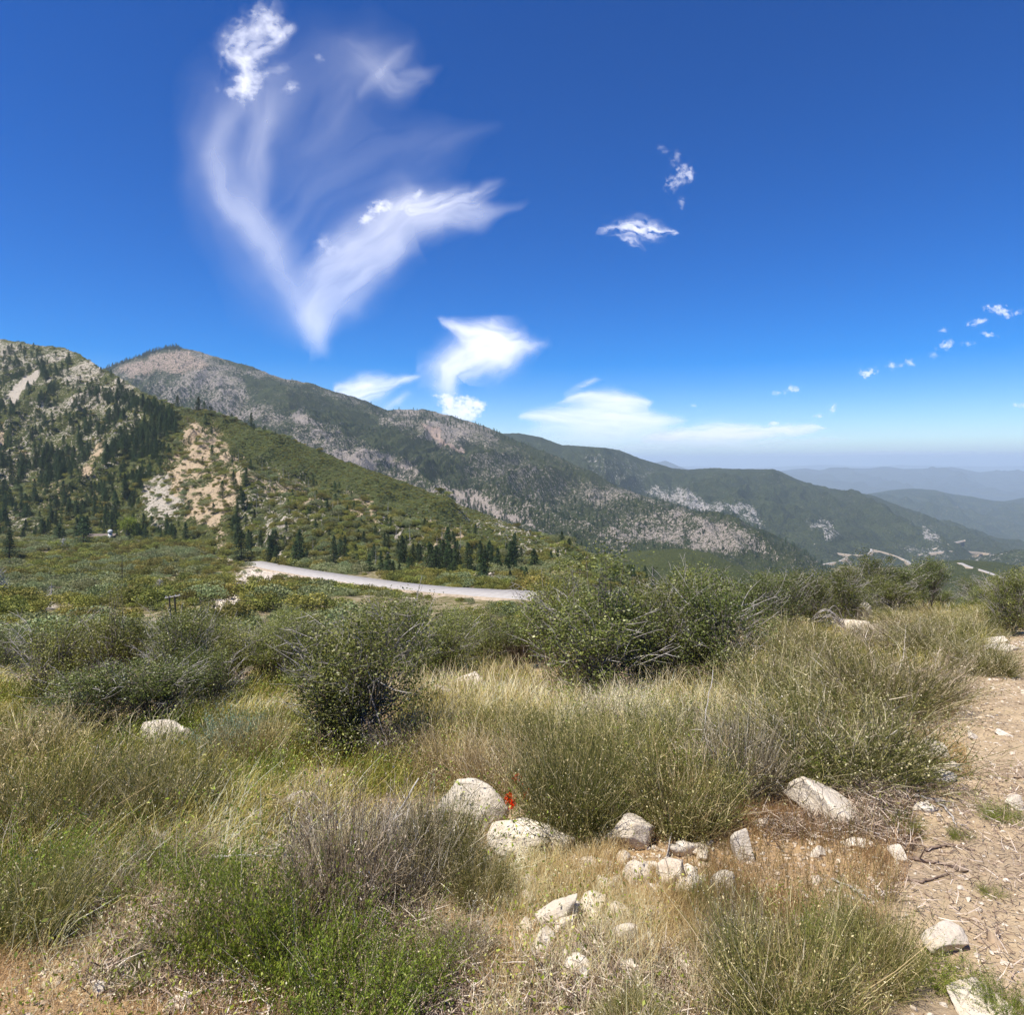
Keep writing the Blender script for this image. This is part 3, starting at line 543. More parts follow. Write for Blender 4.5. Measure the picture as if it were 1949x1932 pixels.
def c7(px, py):
    wy = py+(fbm(px/16, py/6, 4, 97)-.5)*9
    return stroke(px, wy, [(1300, 866, 3, 4, .2), (1450, 860, 5, 5, .7), (1620, 859, 6, 5, 1.4), (1740, 859, 6, 5, 2.0), (1850, 860, 6, 5, 2.0), (2000, 860, 5, 5, 1.6)], 34, 3, 99, .35, 1.6)
cloud('cloud_bank', (1300, 846, 2000, 867), 1500, 1.6, c7, 'low pale cloud bank along the hazy horizon', 'white clouds in the sky')
# ---------------------------------------------------------------- plant building blocks
def unit(v): return v/np.maximum(np.linalg.norm(v, axis=-1, keepdims=True), 1e-9)
def rdir(n, g=rng): return unit(g.normal(size=(n, 3)))
def ribbons(B, D, L, W, bend, nseg=3, g=rng, taper=1.6, tint=None):
    """B base points, D directions, L lengths, W widths, bend vectors -> curved tapering blades"""
    n = len(B); t = np.linspace(0, 1, nseg+1)[None, :, None]
    L = np.broadcast_to(L, (n,)); W = np.broadcast_to(W, (n,))
    P = B[:, None]+D[:, None]*L[:, None, None]*t+bend[:, None]*L[:, None, None]*t*t
    P = P+g.normal(size=(n, nseg+1, 3))*(L[:, None, None]*.022)*(t > 0)
    side = unit(np.cross(D, rdir(n, g)))[:, None]*(W[:, None, None]*(1-t**taper*.85))*.5
    V = np.stack([P-side, P+side], 2).reshape(-1, 3)
    k = nseg+1; b = (np.arange(n)*2*k)[:, None]+(np.arange(nseg)*2)[None, :]; b = b.ravel()
    F = np.stack([b, b+1, b+3, b+2], 1)
    ti = g.random(n) if tint is None else tint
    c = np.ones((n, k, 2, 4)); c[..., 0] = ti[:, None, None]; c[..., 1] = np.linspace(0, 1, k)[None, :, None]; c[..., 2] = g.random(n)[:, None, None]
    return V, F, c.reshape(-1, 4), P
def leaves(Cn, size, g=rng, up=.3, asp=.55, tint=None, N_=None):
    n = len(Cn); size = np.broadcast_to(size, (n,))
    a = rdir(n, g); a[:, 2] = a[:, 2]*.7+up; a = unit(a); b = unit(np.cross(a, rdir(n, g)))
    s = size[:, None]; V = np.stack([Cn-a*s*.5, Cn+b*s*asp*.5, Cn+a*s*.5, Cn-b*s*asp*.5], 1).reshape(-1, 3)
    F = np.arange(n*4).reshape(n, 4); ti = g.random(n) if tint is None else tint
    c = np.ones((n, 4, 4)); c[..., 0] = ti[:, None]; c[..., 1] = g.random(n)[:, None]; c[..., 2] = g.random(n)[:, None]
    return V, F, c.reshape(-1, 4)
def tubes(P, Rd, sides=4):
    """P (n,k,3) polylines with radii Rd (n,k)"""
    n, k, _ = P.shape; T = np.empty_like(P); T[:, 1:-1] = P[:, 2:]-P[:, :-2]; T[:, 0] = P[:, 1]-P[:, 0]; T[:, -1] = P[:, -1]-P[:, -2]; T = unit(T)
    ref = np.where(np.abs(T[:, :1, 2:3]) > .9, np.array([1., 0, 0]), np.array([0, 0, 1.])); ref = np.broadcast_to(ref, T.shape)
    A = unit(np.cross(T, ref)); Bn = np.cross(T, A); an = np.arange(sides)*2*np.pi/sides
    V = P[:, :, None]+Rd[:, :, None, None]*(A[:, :, None]*np.cos(an)[None, None, :, None]+Bn[:, :, None]*np.sin(an)[None, None, :, None])
    b = np.arange(n)[:, None, None]*k*sides+np.arange(k-1)[None, :, None]*sides; j = np.arange(sides)[None, None]; j2 = (j+1) % sides
    F = np.stack([b+j, b+j2, b+sides+j2, b+sides+j], -1).reshape(-1, 4)
    V = V.reshape(-1, 3); c = np.ones((len(V), 4)); c[:, 0] = np.repeat(rng.random(n), k*sides); return V, F, c
class MB:
    def __init__(s): s.V, s.F, s.c, s.n = [], [], [], 0
    def add(s, V, F, c=None, *_):
        s.V.append(V); s.F.append(np.asarray(F)+s.n); s.c.append(np.ones((len(V), 4)) if c is None else c); s.n += len(V); return s
    def mesh(s, name, smooth=False):
        by = {}
        for f in s.F: by.setdefault(f.shape[1], []).append(f)
        return mesh_np(name, np.concatenate(s.V), [np.concatenate(f) for f in by.values()], smooth, {'tint': np.concatenate(s.c)})
def pal(name, stops, rough=.7, trans=.3, hue=.25, spec=.2, tstr=1.0, br=1.95):
    if name in ('dry_grass', 'straw_stems', 'pale_seed_heads', 'twig_litter', 'red_petals', 'grey_dead_stems'): br = 1.12
    if 'broom' in name: br = 1.6
    if name == 'conifer_needles': br = 2.0
    if 'leaves' in name or 'scrub' in name: br = 2.05
    if 'scrub' in name: br = 2.25
    stops = [(p, tuple(min(.8, v*br) for v in c)) for p, c in stops]
    m = N(name); _, r, g, b, al = m.attr('tint'); rd = m.rand()
    col = m.ramp(r, stops)
    h = m.n('ShaderNodeHueSaturation'); m.set(h.inputs['Color'], col); m.set(h.inputs['Value'], m.rng(rd, 0, 1, 1-hue, 1+hue)); h.inputs['Saturation'].default_value = 1.06 if trans > 0 else 1.0; m.set(h.inputs['Hue'], m.rng(m.math('FRACT', m.math('MULTIPLY', rd, 7.13)), 0, 1, .487 if 'scrub' not in name else .468, .513 if 'scrub' not in name else .522))
    col = h.outputs[0]; tc = m.mix(.5, col, (.30, .34, .05)) if trans > 0 else None
    return m.done(col, rough, None, spec, trans, m.mix(.3, col, tuple(tstr*v for v in (.26, .31, .06))) if trans > 0 else None)
M_green_stem = pal('green_broom_stems', [(0, (.038, .044, .012)), (.35, (.095, .098, .026)), (.7, (.20, .175, .062)), (1, (.50, .42, .24))], .75, .2, .18)
M_olive_stem = pal('olive_broom_stems', [(0, (.032, .038, .010)), (.35, (.095, .095, .026)), (.7, (.20, .175, .07)), (1, (.52, .44, .29))], .75, .2, .15)
M_straw_stem = pal('straw_stems', [(0, (.11, .085, .03)), (.35, (.31, .235, .105)), (.7, (.52, .41, .225)), (1, (.72, .62, .43))], .8, .15, .12)
M_grey_stem = pal('grey_dead_stems', [(0, (.075, .055, .032)), (.45, (.27, .21, .125)), (.8, (.48, .40, .28)), (1, (.66, .59, .49))], .9, 0, .15)
M_leaf_dark = pal('dark_shrub_leaves', [(0, (.024, .030, .008)), (.45, (.056, .066, .015)), (.8, (.115, .12, .033)), (1, (.30, .28, .15))], .42, .22, .22, .42)  # palest stop paints leaf glints into the colour
M_leaf_mid = pal('green_shrub_leaves', [(0, (.036, .043, .010)), (.45, (.086, .095, .022)), (.8, (.16, .16, .045)), (1, (.38, .35, .20))], .45, .25, .2, .42)  # glints on these leaves are put into the palest stop too
M_leaf_bright = pal('fresh_green_leaves', [(0, (.035, .048, .008)), (.4, (.085, .115, .016)), (.8, (.17, .20, .032)), (1, (.34, .33, .12))], .5, .35, .15, .3)
M_leaf_blue = pal('blue_green_leaves', [(0, (.08, .13, .095)), (.5, (.16, .23, .17)), (1, (.30, .38, .29))], .6, .2, .1)
M_chap = pal('scrub_foliage', [(0, (.040, .045, .013)), (.5, (.098, .098, .024)), (.85, (.165, .150, .042)), (1, (.24, .21, .08))], .7, .2, .38)
M_chap2 = pal('grey_green_scrub_foliage', [(0, (.045, .056, .026)), (.5, (.092, .105, .046)), (.85, (.16, .165, .09)), (1, (.27, .26, .17))], .7, .18, .30)
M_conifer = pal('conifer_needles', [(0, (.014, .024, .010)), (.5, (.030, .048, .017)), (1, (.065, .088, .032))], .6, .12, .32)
M_dry = pal('dry_grass', [(0, (.30, .195, .095)), (.35, (.44, .30, .15)), (.7, (.60, .43, .22)), (1, (.78, .66, .44))], .85, .2, .0)
M_ggrass = pal('green_and_dry_grass', [(0, (.045, .055, .010)), (.3, (.12, .12, .024)), (.58, (.26, .205, .065)), (.8, (.48, .36, .16)), (1, (.66, .55, .34))], .8, .25, .0)
M_seed = pal('pale_seed_heads', [(0, (.36, .30, .17)), (1, (.70, .64, .46))], .8, .1, .1)
M_litter = pal('twig_litter', [(0, (.07, .048, .032)), (.4, (.22, .155, .105)), (.75, (.44, .35, .26)), (1, (.68, .60, .49))], .9, 0, .0)
M_red = pal('red_petals', [(0, (.55, .03, .015)), (1, (.80, .09, .035))], .6, .2, 0)
def bark(name, c1, c2, s=30):
    m = N(name); p = m.pos(True); n = m.noise(m.mapv(p, (1, 1, .25)), s, 4, .6)
    return m.done(m.mix(m.rng(n, .35, .65), c1, c2), .9, m.bump(n, .5, .01), .15)
M_bark = bark('grey_bark', (.16, .13, .105), (.33, .29, .25)); M_dead = bark('weathered_dead_wood', (.30, .265, .23), (.55, .51, .46)); M_dark = bark('charred_bark', (.035, .03, .026), (.09, .075, .06)); M_stick = bark('brown_stick_bark', (.15, .10, .07), (.33, .25, .19), 60)

def stems_mesh(n, rb, h, tilt, w, g, twigs=3, tw_len=.16, low=.25, pw=.8, bend=.12, nseg=3, droop=0.):
    """upright fan of stems with short side twigs; unit height h"""
    mb = MB(); an = g.random(n)*2*np.pi; rr = rb*np.sqrt(g.random(n))
    B = np.stack([rr*np.cos(an), rr*np.sin(an), np.full(n, -.04)], 1)
    ti = R(tilt)*(rr/rb)**.6*(.25+.95*g.random(n))+np.abs(g.normal(0, .12, n)); a2 = an+g.normal(size=n)*.7
    D = np.stack([np.sin(ti)*np.cos(a2), np.sin(ti)*np.sin(a2), np.cos(ti)], 1)
    clump = .45+.85*vnoise(B[:, 0]*9/rb*.2+50, B[:, 1]*9/rb*.2+50, int(g.integers(99)))
    L = h*(low+(1-low)*g.random(n)**pw)*clump
    bd = np.concatenate([g.normal(size=(n, 2))*bend, -np.abs(g.normal(size=(n, 1)))*bend*.5-droop], 1)
    tint = np.clip(g.normal(.45, .30, n)+(vnoise(B[:, 0]*20/rb*.2+9, B[:, 1]*20/rb*.2+9, 5)-.5)*.7, 0, 1)
    V, F, c, P = ribbons(B, D, L, w*(.6+.8*g.random(n)), bd, nseg, g, tint=tint); mb.add(V, F, c)
    for k in range(twigs):
        f = .25+.7*g.random(n); q = f[:, None]
        Q = B+D*L[:, None]*q+bd*L[:, None]*q*q; d2 = unit(D+g.normal(size=(n, 3))*.62+np.array([0, 0, .15]))
        V, F, c, _ = ribbons(Q, d2, h*tw_len*(.4+g.random(n)), w*.75, g.normal(size=(n, 3))*.1, 2, g, tint=np.clip(tint+g.normal(0, .15, n), 0, 1)); mb.add(V, F, c)
    return mb, B, D, L, bd
def make_broom(variant, seed):
    g = np.random.default_rng(seed); e = empty('broom_shrub')
    M = {'green': M_green_stem, 'olive': M_olive_stem, 'straw': M_straw_stem, 'grey': M_grey_stem}[variant]
    n = {'green': 1500, 'olive': 1500, 'straw': 1000, 'grey': 1100}[variant]
    mb, B, D, L, bd = stems_mesh(n, .34, 1.0, 48 if variant != 'grey' else 54, .0058, g, 5 if variant != 'straw' else 3, .15, .18, .75, .10)
    link('stems', mb.mesh('broom_stems'), M, e)
    nf = 12000 if variant in ('green', 'olive') else 3200
    i = g.integers(0, n, nf); f = (.25+.85*g.random(nf))[:, None]; Q = B[i]+D[i]*L[i, None]*f+bd[i]*L[i, None]*f*f+g.normal(size=(nf, 3))*.032
    V, F, c = leaves(Q, .010+.019*g.random(nf), g, .7, .45, np.clip(g.normal(.55, .28, nf), 0, 1)); link('leaves', MB().add(V, F, c).mesh('broom_leaves'), M, e)
    if variant in ('green', 'olive'):
        mb2, *_ = stems_mesh(330, .27, .98, 44, .0062, g, 2, .12, .3, .6, .2); link('dry_stems', mb2.mesh('broom_dry_stems'), M_straw_stem if variant == 'green' else M_grey_stem, e)
        i = g.integers(0, n, 1500); f = .35+.7*g.random(1500)[:, None]; Q = B[i]+D[i]*L[i, None]*f+bd[i]*L[i, None]*f*f+g.normal(size=(1500, 3))*.03
        V, F, c = leaves(Q, .007+.009*g.random(1500), g, .5, .6); link('seed_heads', MB().add(V, F, c).mesh('broom_seed_heads'), M_seed, e)
    if variant == 'grey':
        mb2, *_ = stems_mesh(260, .25, .9, 48, .006, g, 3, .13, .3, .7, .2); link('green_stems', mb2.mesh('broom_green_stems'), M_olive_stem, e)
    return e
def make_sprig(seed, M, name='leafy_shrub', n=340, lf=52, h=1.0, size=.026, tilt=50, dead=60):
    """low bush of upright shoots closely set with little leaves"""
    g = np.random.default_rng(seed); e = empty(name)
    mb, B, D, L, bd = stems_mesh(n, .42, h, tilt, .006, g, 1, .10, .35, .9, .2); link('stems', mb.mesh('sprig_stems'), M_grey_stem, e)
    i = np.repeat(np.arange(n), lf); f = (.25+.8*g.random(len(i)))[:, None]
    Q = B[i]+D[i]*L[i, None]*f+bd[i]*L[i, None]*f*f+g.normal(size=(len(i), 3))*.016
    V, F, c = leaves(Q, size*(.6+.8*g.random(len(i))), g, .8, .42, np.clip(np.repeat(g.normal(.45, .18, n), lf)+g.normal(0, .14, len(i)), 0, 1)); link('leaves', MB().add(V, F, c).mesh('sprig_leaves'), M, e)
    if dead:
        mb, *_ = stems_mesh(dead, .4, h*.95, tilt, .005, g, 3, .14, .3, .7, .25); link('dry_stems', mb.mesh('sprig_dry'), M_straw_stem, e)
    return e
def crown_shape(g, nc, lobes=6, flat=.9):
    """cluster centres through a lumpy crown about 1 m in radius, base at z = 0.1, top about 2 m"""
    lc = []
    for k in range(lobes):
        a = g.random()*6.28; r = .55*math.sqrt(g.random()); lc.append((r*math.cos(a), r*math.sin(a), .55+1.0*g.random(), .38+.25*g.random()))
    lc.append((0, 0, 1.35, .5)); lc = np.array(lc)
    k = g.integers(0, len(lc), nc); d = rdir(nc, g); rr = lc[k, 3]*(.45+.62*g.random(nc)**.6)
    P = lc[k, :3]+d*rr[:, None]*np.array([1, 1, flat]); P[:, 2] = np.maximum(P[:, 2], .08+.25*g.random(nc)); return P
def branch_net(g, Cc, ntr, spread, mb, rad=.035, twr=.006):
    """trunks from the base, limbs bending to every cluster"""
    n = len(Cc); an = np.arange(ntr)/ntr*6.28+g.random(ntr); th = np.stack([np.cos(an)*spread, np.sin(an)*spread, .75+.35*g.random(ntr)], 1)
    b0 = np.stack([np.cos(an)*.08, np.sin(an)*.08, np.full(ntr, -.1)], 1); t = np.linspace(0, 1, 6)[None, :, None]
    P = b0[:, None]*(1-t)+th[:, None]*t+np.sin(t*3.1)*g.normal(size=(ntr, 1, 3))*.07; mb.add(*tubes(P, rad*(1-.62*t[..., 0])*np.ones((ntr, 1)), 6))
    k = np.argmin(np.linalg.norm(Cc[:, None, :2]-th[None, :, :2], axis=2), 1); f = .25+.75*g.random(n); ii = (f*5); i0 = np.floor(ii).astype(int); i0 = np.minimum(i0, 4); fr = (ii-i0)[:, None]
    S = P[k, i0]*(1-fr)+P[k, i0+1]*fr; t = np.linspace(0, 1, 5)[None, :, None]
    Q = S[:, None]*(1-t)+Cc[:, None]*t+np.sin(t*3.14)*g.normal(size=(n, 1, 3))*.06+np.array([0, 0, -.05])*np.sin(t*3.14)
    mb.add(*tubes(Q, (twr*2.0*(1-.75*t[..., 0]))*np.ones((n, 1)), 3))
def make_leafy(seed, M, name='leafy_shrub', nc=190, lf=88, leaf=.038, cr=.135, bare=44, barkm=None, shoots=0):
    g = np.random.default_rng(seed); e = empty(name); Cc = crown_shape(g, nc)
    if shoots:
        q = np.stack([g.normal(0, .16, shoots)-.15, g.normal(0, .12, shoots), 1.7+.85*g.random(shoots)], 1); Cc = np.concatenate([Cc, q])
    mb = MB(); branch_net(g, Cc, 5, .28, mb); 
    n = len(Cc); d = rdir(n*4, g); d[:, 2] = np.abs(d[:, 2])*.6; c4 = np.repeat(Cc, 4, 0)
    V, F, c, _ = ribbons(c4, unit(d), .16+.12*g.random(n*4), .006, g.normal(size=(n*4, 3))*.1, 2, g); mb.add(V, F, c)
    link('branches', mb.mesh('shrub_branches', True), barkm or M_bark, e)
    den = (lf*(.35+1.1*g.random(n))).astype(int); i = np.repeat(np.arange(n), den)
    Q = Cc[i]+g.normal(size=(len(i), 3))*np.array([cr, cr, cr*.8])*(.6+.6*g.random(n))[i, None]; Q[:, 2] = np.maximum(Q[:, 2], .03)
    tn = np.clip((.30+.30*g.random(n))[i]+g.normal(0, .17, len(i)), 0, 1)
    V, F, c = leaves(Q, leaf*(.6+.8*g.random(len(i))), g, .25, .6, tn); link('foliage', MB().add(V, F, c).mesh('shrub_foliage'), M, e)
    if bare:
        th = g.random(bare)*6.28; s = np.stack([np.cos(th)*.5, np.sin(th)*.5, .5+1.0*g.random(bare)], 1); dr = unit(np.stack([np.cos(th), np.sin(th), .6+.6*g.random(bare)], 1)+g.normal(size=(bare, 3))*.3)
        t = np.linspace(0, 1, 5)[None, :, None]; P = s[:, None]+dr[:, None]*t*(.35+.5*g.random(bare))[:, None, None]+np.sin(t*3)*g.normal(size=(bare, 1, 3))*.05
        m2 = MB(); m2.add(*tubes(P, .008*(1-.7*t[..., 0])*np.ones((bare, 1)), 3))
        for k in range(3):
            q = P[:, 1+k]; V, F, c, _ = ribbons(q, unit(dr+g.normal(size=(bare, 3))*.6), .22, .007, g.normal(size=(bare, 3))*.15, 2, g); m2.add(V, F, c)
        link('bare_twigs', m2.mesh('shrub_twigs'), M_dead, e)
    return e
def make_scrub_mesh(seed, nf, leaf, name='scrub'):
    """low dome bush for the valley, 1 m in radius"""
    g = np.random.default_rng(seed); k = 9
    lc = np.stack([g.normal(0, .38, k), g.normal(0, .38, k), .35+.35*g.random(k)], 1); lr = .32+.25*g.random(k)
    i = g.integers(0, k, nf); d = rdir(nf, g); d[:, 2] = np.abs(d[:, 2])*1.1-.25; d = unit(d)
    Q = lc[i]+d*(lr[i]*(.75+.3*g.random(nf)))[:, None]; Q[:, 2] = np.maximum(Q[:, 2], 0)
    tn = np.clip((.25+.35*g.random(k))[i]+g.normal(0, .18, nf), 0, 1)
    V, F, c = leaves(Q, leaf*(.6+.8*g.random(nf)), g, .35, .8, tn); return MB().add(V, F, c).mesh(name)
def conifer_meshes(seed, tiers, per, seg, nleaf, ragged=.3):
    """tree of height 1: trunk and crown"""
    g = np.random.default_rng(seed); mb = MB(); t = np.linspace(0, 1, 5)[None, :, None]
    P = np.array([[0, 0, -.03]])[:, None]*(1-t)+np.array([[0, 0, .98]])[:, None]*t; mb.add(*tubes(P, .017*(1-.9*t[..., 0])*np.ones((1, 1)), 6))
    tr = mb; cr = MB(); z = .1+.86*(np.arange(tiers)+.5)/tiers
    base = np.repeat(z, per)+g.normal(0, .012, tiers*per); n = len(base); an = g.random(n)*6.28
    ln = (.27*(1-base)**.9+.014)*(1-ragged+2*ragged*g.random(n)); ln *= sst(0.02, .25, base)*.5+.5; keep = g.random(n) > .12
    base, an, ln = base[keep], an[keep], ln[keep]; n = len(base)
    D = np.stack([np.cos(an), np.sin(an), .15-.45*(1-base)], 1); D = unit(D)
    B = np.stack([0*base, 0*base, base], 1); m2 = np.linspace(0, 1, 3)[None, :, None]
    tr.add(*tubes(B[:, None]+D[:, None]*ln[:, None, None]*m2*.9, .0035*(1-.8*m2[..., 0])*np.ones((n, 1)), 3))
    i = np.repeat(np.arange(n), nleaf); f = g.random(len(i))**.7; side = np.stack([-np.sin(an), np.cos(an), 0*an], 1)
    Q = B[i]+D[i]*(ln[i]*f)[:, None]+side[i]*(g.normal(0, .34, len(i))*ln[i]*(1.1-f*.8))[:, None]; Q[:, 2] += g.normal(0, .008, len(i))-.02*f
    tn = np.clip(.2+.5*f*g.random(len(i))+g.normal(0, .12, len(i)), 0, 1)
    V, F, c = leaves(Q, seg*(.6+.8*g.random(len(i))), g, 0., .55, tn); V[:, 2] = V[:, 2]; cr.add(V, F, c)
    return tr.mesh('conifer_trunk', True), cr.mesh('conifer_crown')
def dup(root, loc, rz=0, s=(1, 1, 1)):
    r = root.copy(); C.objects.link(r)
    for k in list(r.keys()): del r[k]
    place(r, loc, rz, s)
    for ch in root.children:
        c = ch.copy(); C.objects.link(c); c.parent = r
    return r
def place(o, loc, rz=0, s=(1, 1, 1), tilt=(0, 0)):
    o.location = loc; o.rotation_euler = (tilt[0], tilt[1], rz); o.scale = s if hasattr(s, '__len__') else (s, s, s); return o
class Kinds:
    """first use takes the built plant itself, later uses copy it"""
    def __init__(s, protos): s.p = protos; s.used = [False]*len(protos)
    def get(s, k, loc, rz, sc, tilt=(0, 0)):
        k %= len(s.p)
        if not s.used[k]: s.used[k] = True; return place(s.p[k], loc, rz, sc, tilt)
        return place(dup(s.p[k], loc, rz, sc), loc, rz, sc, tilt)
def scatter(name, protos, P, rz, sc, pid, label, cat, tilt=None):
    """one object: copies of the given meshes standing on points"""
    n = len(P); me = bpy.data.meshes.new(name); me.vertices.add(n); me.vertices.foreach_set('co', np.asarray(P, np.float32).ravel())
    def at(nm, ty, v, key='value'):
        a = me.attributes.new(nm, ty, 'POINT'); a.data.foreach_set(key, v)
    rot = np.zeros((n, 3), np.float32); rot[:, 2] = rz
    if tilt is not None: rot[:, :2] = tilt
    sc = np.asarray(sc, np.float32); sc = np.repeat(sc[:, None], 3, 1) if sc.ndim == 1 else sc
    at('rot', 'FLOAT_VECTOR', rot.ravel(), 'vector'); at('scl', 'FLOAT_VECTOR', sc.ravel().astype(np.float32), 'vector'); at('pid', 'INT', np.asarray(pid, np.int32))
    o = bpy.data.objects.new(name, me); C.objects.link(o)
    ng = bpy.data.node_groups.new(name, 'GeometryNodeTree'); ng.interface.new_socket('Geometry', in_out='INPUT', socket_type='NodeSocketGeometry'); ng.interface.new_socket('Geometry', in_out='OUTPUT', socket_type='NodeSocketGeometry')
    nn = ng.nodes; L = ng.links; gi = nn.new('NodeGroupInput'); go = nn.new('NodeGroupOutput'); jn = nn.new('GeometryNodeJoinGeometry')
    def na(nm, ty):
        x = nn.new('GeometryNodeInputNamedAttribute'); x.data_type = ty; x.inputs['Name'].default_value = nm; return x.outputs['Attribute']
    rot_, scl_, pid_ = na('rot', 'FLOAT_VECTOR'), na('scl', 'FLOAT_VECTOR'), na('pid', 'INT')
    for k, pr in enumerate(protos):
        cm = nn.new('FunctionNodeCompare'); cm.data_type = 'INT'; cm.operation = 'EQUAL'; L.new(pid_, cm.inputs[2]); cm.inputs[3].default_value = k
        oi = nn.new('GeometryNodeObjectInfo'); oi.transform_space = 'ORIGINAL'; oi.inputs['Object'].default_value = pr; oi.inputs['As Instance'].default_value = True
        ip = nn.new('GeometryNodeInstanceOnPoints'); L.new(gi.outputs[0], ip.inputs['Points']); L.new(cm.outputs[0], ip.inputs['Selection']); L.new(oi.outputs['Geometry'], ip.inputs['Instance'])
        L.new(rot_, ip.inputs['Rotation']); L.new(scl_, ip.inputs['Scale']); L.new(ip.outputs[0], jn.inputs[0])
    L.new(jn.outputs[0], go.inputs[0]); md = o.modifiers.new('scatter', 'NODES'); md.node_group = ng
    return tag(o, label, cat, kind='stuff')
# ---------------------------------------------------------------- the highway and the far roads
def road_mat(name, c1, c2):
    m = N(name); p = m.pos(); n = m.noise(p, .6, 4, .6); return m.done(m.mix(m.rng(n, .35, .65), c1, c2), .9, None, .1)
M_road = road_mat('pale_worn_asphalt', (.34, .315, .285), (.43, .40, .365)); M_bank = road_mat('road_embankment_soil', (.42, .34, .25), (.30, .24, .17))
def ribbon_road(name, pts, width, hitf, lift, label, mat=None, n=90, smooth=17, line=False):
    P = np.array(pts, float); s = np.concatenate([[0], np.cumsum(np.hypot(*np.diff(P, axis=0).T))]); q = np.linspace(0, s[-1], n)
    W = []
    for x, y in zip(np.interp(q, s, P[:, 0]), np.interp(q, s, P[:, 1])):
        h = hitf(x, y)
        if h is not None: W.append(tuple(h))
    W = np.array(W); k = np.ones(smooth)/smooth; pad = smooth//2
    W = np.stack([np.convolve(np.pad(W[:, i], pad, 'edge'), k, 'valid') for i in range(3)], 1)
    T = unit(np.gradient(W, axis=0)*np.array([1, 1, 0])); S = np.stack([T[:, 1], -T[:, 0], 0*T[:, 0]], 1)
    up = np.array([0, 0, lift]); w = width/2
    V = np.stack([W-S*(w+lift*1.6+.5)-up*3.0, W-S*w+up, W+S*w+up, W+S*(w+lift*1.6+.5)-up*3.0], 1).reshape(-1, 3)
    b = (np.arange(len(W)-1)*4)[:, None]; F = np.concatenate([np.stack([b[:, 0]+j, b[:, 0]+j+1, b[:, 0]+j+5, b[:, 0]+j+4], 1) for j in range(3)])
    me = mesh_np(name, V, F, False); me.materials.append(mat or M_road); me.materials.append(M_bank)
    mi = np.zeros(len(F), np.int32); m_ = len(W)-1; mi[:m_] = 1; mi[2*m_:] = 1; me.polygons.foreach_set('material_index', mi)
    o = link(name, me); tag(o, label, 'road', kind='structure'); return W
HW = ribbon_road('road', [(458, 1060), (480, 1066), (500, 1070), (560, 1081), (620, 1091), (700, 1103), (760, 1111), (820, 1118), (900, 1124), (960, 1128), (1000, 1131), (1040, 1133), (1060, 1134)], 11, lambda x, y: ground_hit(x, y, 30), .9, 'pale two lane highway crossing the valley below the pine slope')
def any_hit(x, y):
    c = [h for h in (hj.hit(x, y), r2.hit(x, y), mid.hit(x, y), ground_hit(x, y, 60)) if h is not None]
    return min(c, key=lambda v: v.y)
def rg(x, y):
    c = [h for h in (r2.hit(x, y), ground_hit(x, y, 60)) if h is not None]; return min(c, key=lambda v: v.y)
ribbon_road('road', [(1518, 1071), (1555, 1065), (1595, 1058), (1600, 1048)], 8, rg, 3, 'short pale road bend at the foot of the rocky slope', n=40)
ribbon_road('road', [(1573, 1043), (1620, 1049), (1642, 1046), (1652, 1041), (1640, 1034)], 9, rg, 3, 'looping road bend in the far canyon', n=40)
ribbon_road('road', [(1640, 1036), (1670, 1042), (1705, 1055), (1725, 1066), (1722, 1072)], 13, rg, 3, 'wide pale road stretch dropping toward the green hill', n=40)
ribbon_road('road', [(1725, 1048), (1745, 1045), (1790, 1040), (1830, 1040), (1875, 1046)], 9, rg, 3, 'pale road curving across the far slope below the dark ridge', n=50)
ribbon_road('road', [(1755, 1038), (1790, 1026), (1825, 1018)], 8, rg, 2, 'thin dirt track slanting up the far dark ridge', n=40)
ribbon_road('road', [(1808, 1060), (1815, 1066), (1858, 1078), (1884, 1088), (1920, 1102)], 9, lambda x, y: hj.hit(x, y) or rg(x, y), .8, 'curving highway over the low green hill at the right', n=60)

# ---------------------------------------------------------------- rocks
def rock_mat():
    m = N('pale_granite'); p = m.pos(); n1 = m.noise(p, 5, 5, .6); n2 = m.noise(p, 38, 4, .65); n3 = m.noise(p, 130, 2, .6)
    v = m.vor(m.mapv(p, (1, 1, 1.7)), 7, 'DISTANCE_TO_EDGE'); cr = m.math('MULTIPLY', m.rng(v, 0, .02, 1, 0), m.rng(n1, .45, .6))
    col = m.mix(m.rng(n1, .35, .65), (.66, .56, .42), (.82, .745, .62)); col = m.mix(m.rng(n1, .56, .68, 0, .55), col, (.50, .37, .24))
    col = m.mix(m.rng(n2, .50, .70, 0, .5), col, (.46, .38, .28)); col = m.mix(m.rng(n3, .56, .74, 0, .35), col, (.32, .28, .23)); col = m.mix(m.math('MULTIPLY', cr, .4), col, (.17, .14, .11))
    h = m.math('SUBTRACT', m.math('ADD', m.math('MULTIPLY', n1, .8), m.math('MULTIPLY', n2, .25)), m.math('MULTIPLY', cr, .25))
    rd = m.rand(); col = m.mix(m.rng(rd, 0, 1, 0, .5), col, m.mix(m.math('FRACT', m.math('MULTIPLY', rd, 5.7)), (.46, .36, .25), (.34, .32, .29)))
    return m.done(col, .88, m.bump(h, .8, .05), .2)
M_rock = rock_mat()
import bmesh
def _ico(sub):
    bm = bmesh.new(); bmesh.ops.create_icosphere(bm, subdivisions=sub, radius=1.0)
    V = np.array([v.co[:] for v in bm.verts]); F = np.array([[v.index for v in f.verts] for f in bm.faces]); bm.free(); return V, F
ICO = {k: _ico(k) for k in (2, 3, 5)}
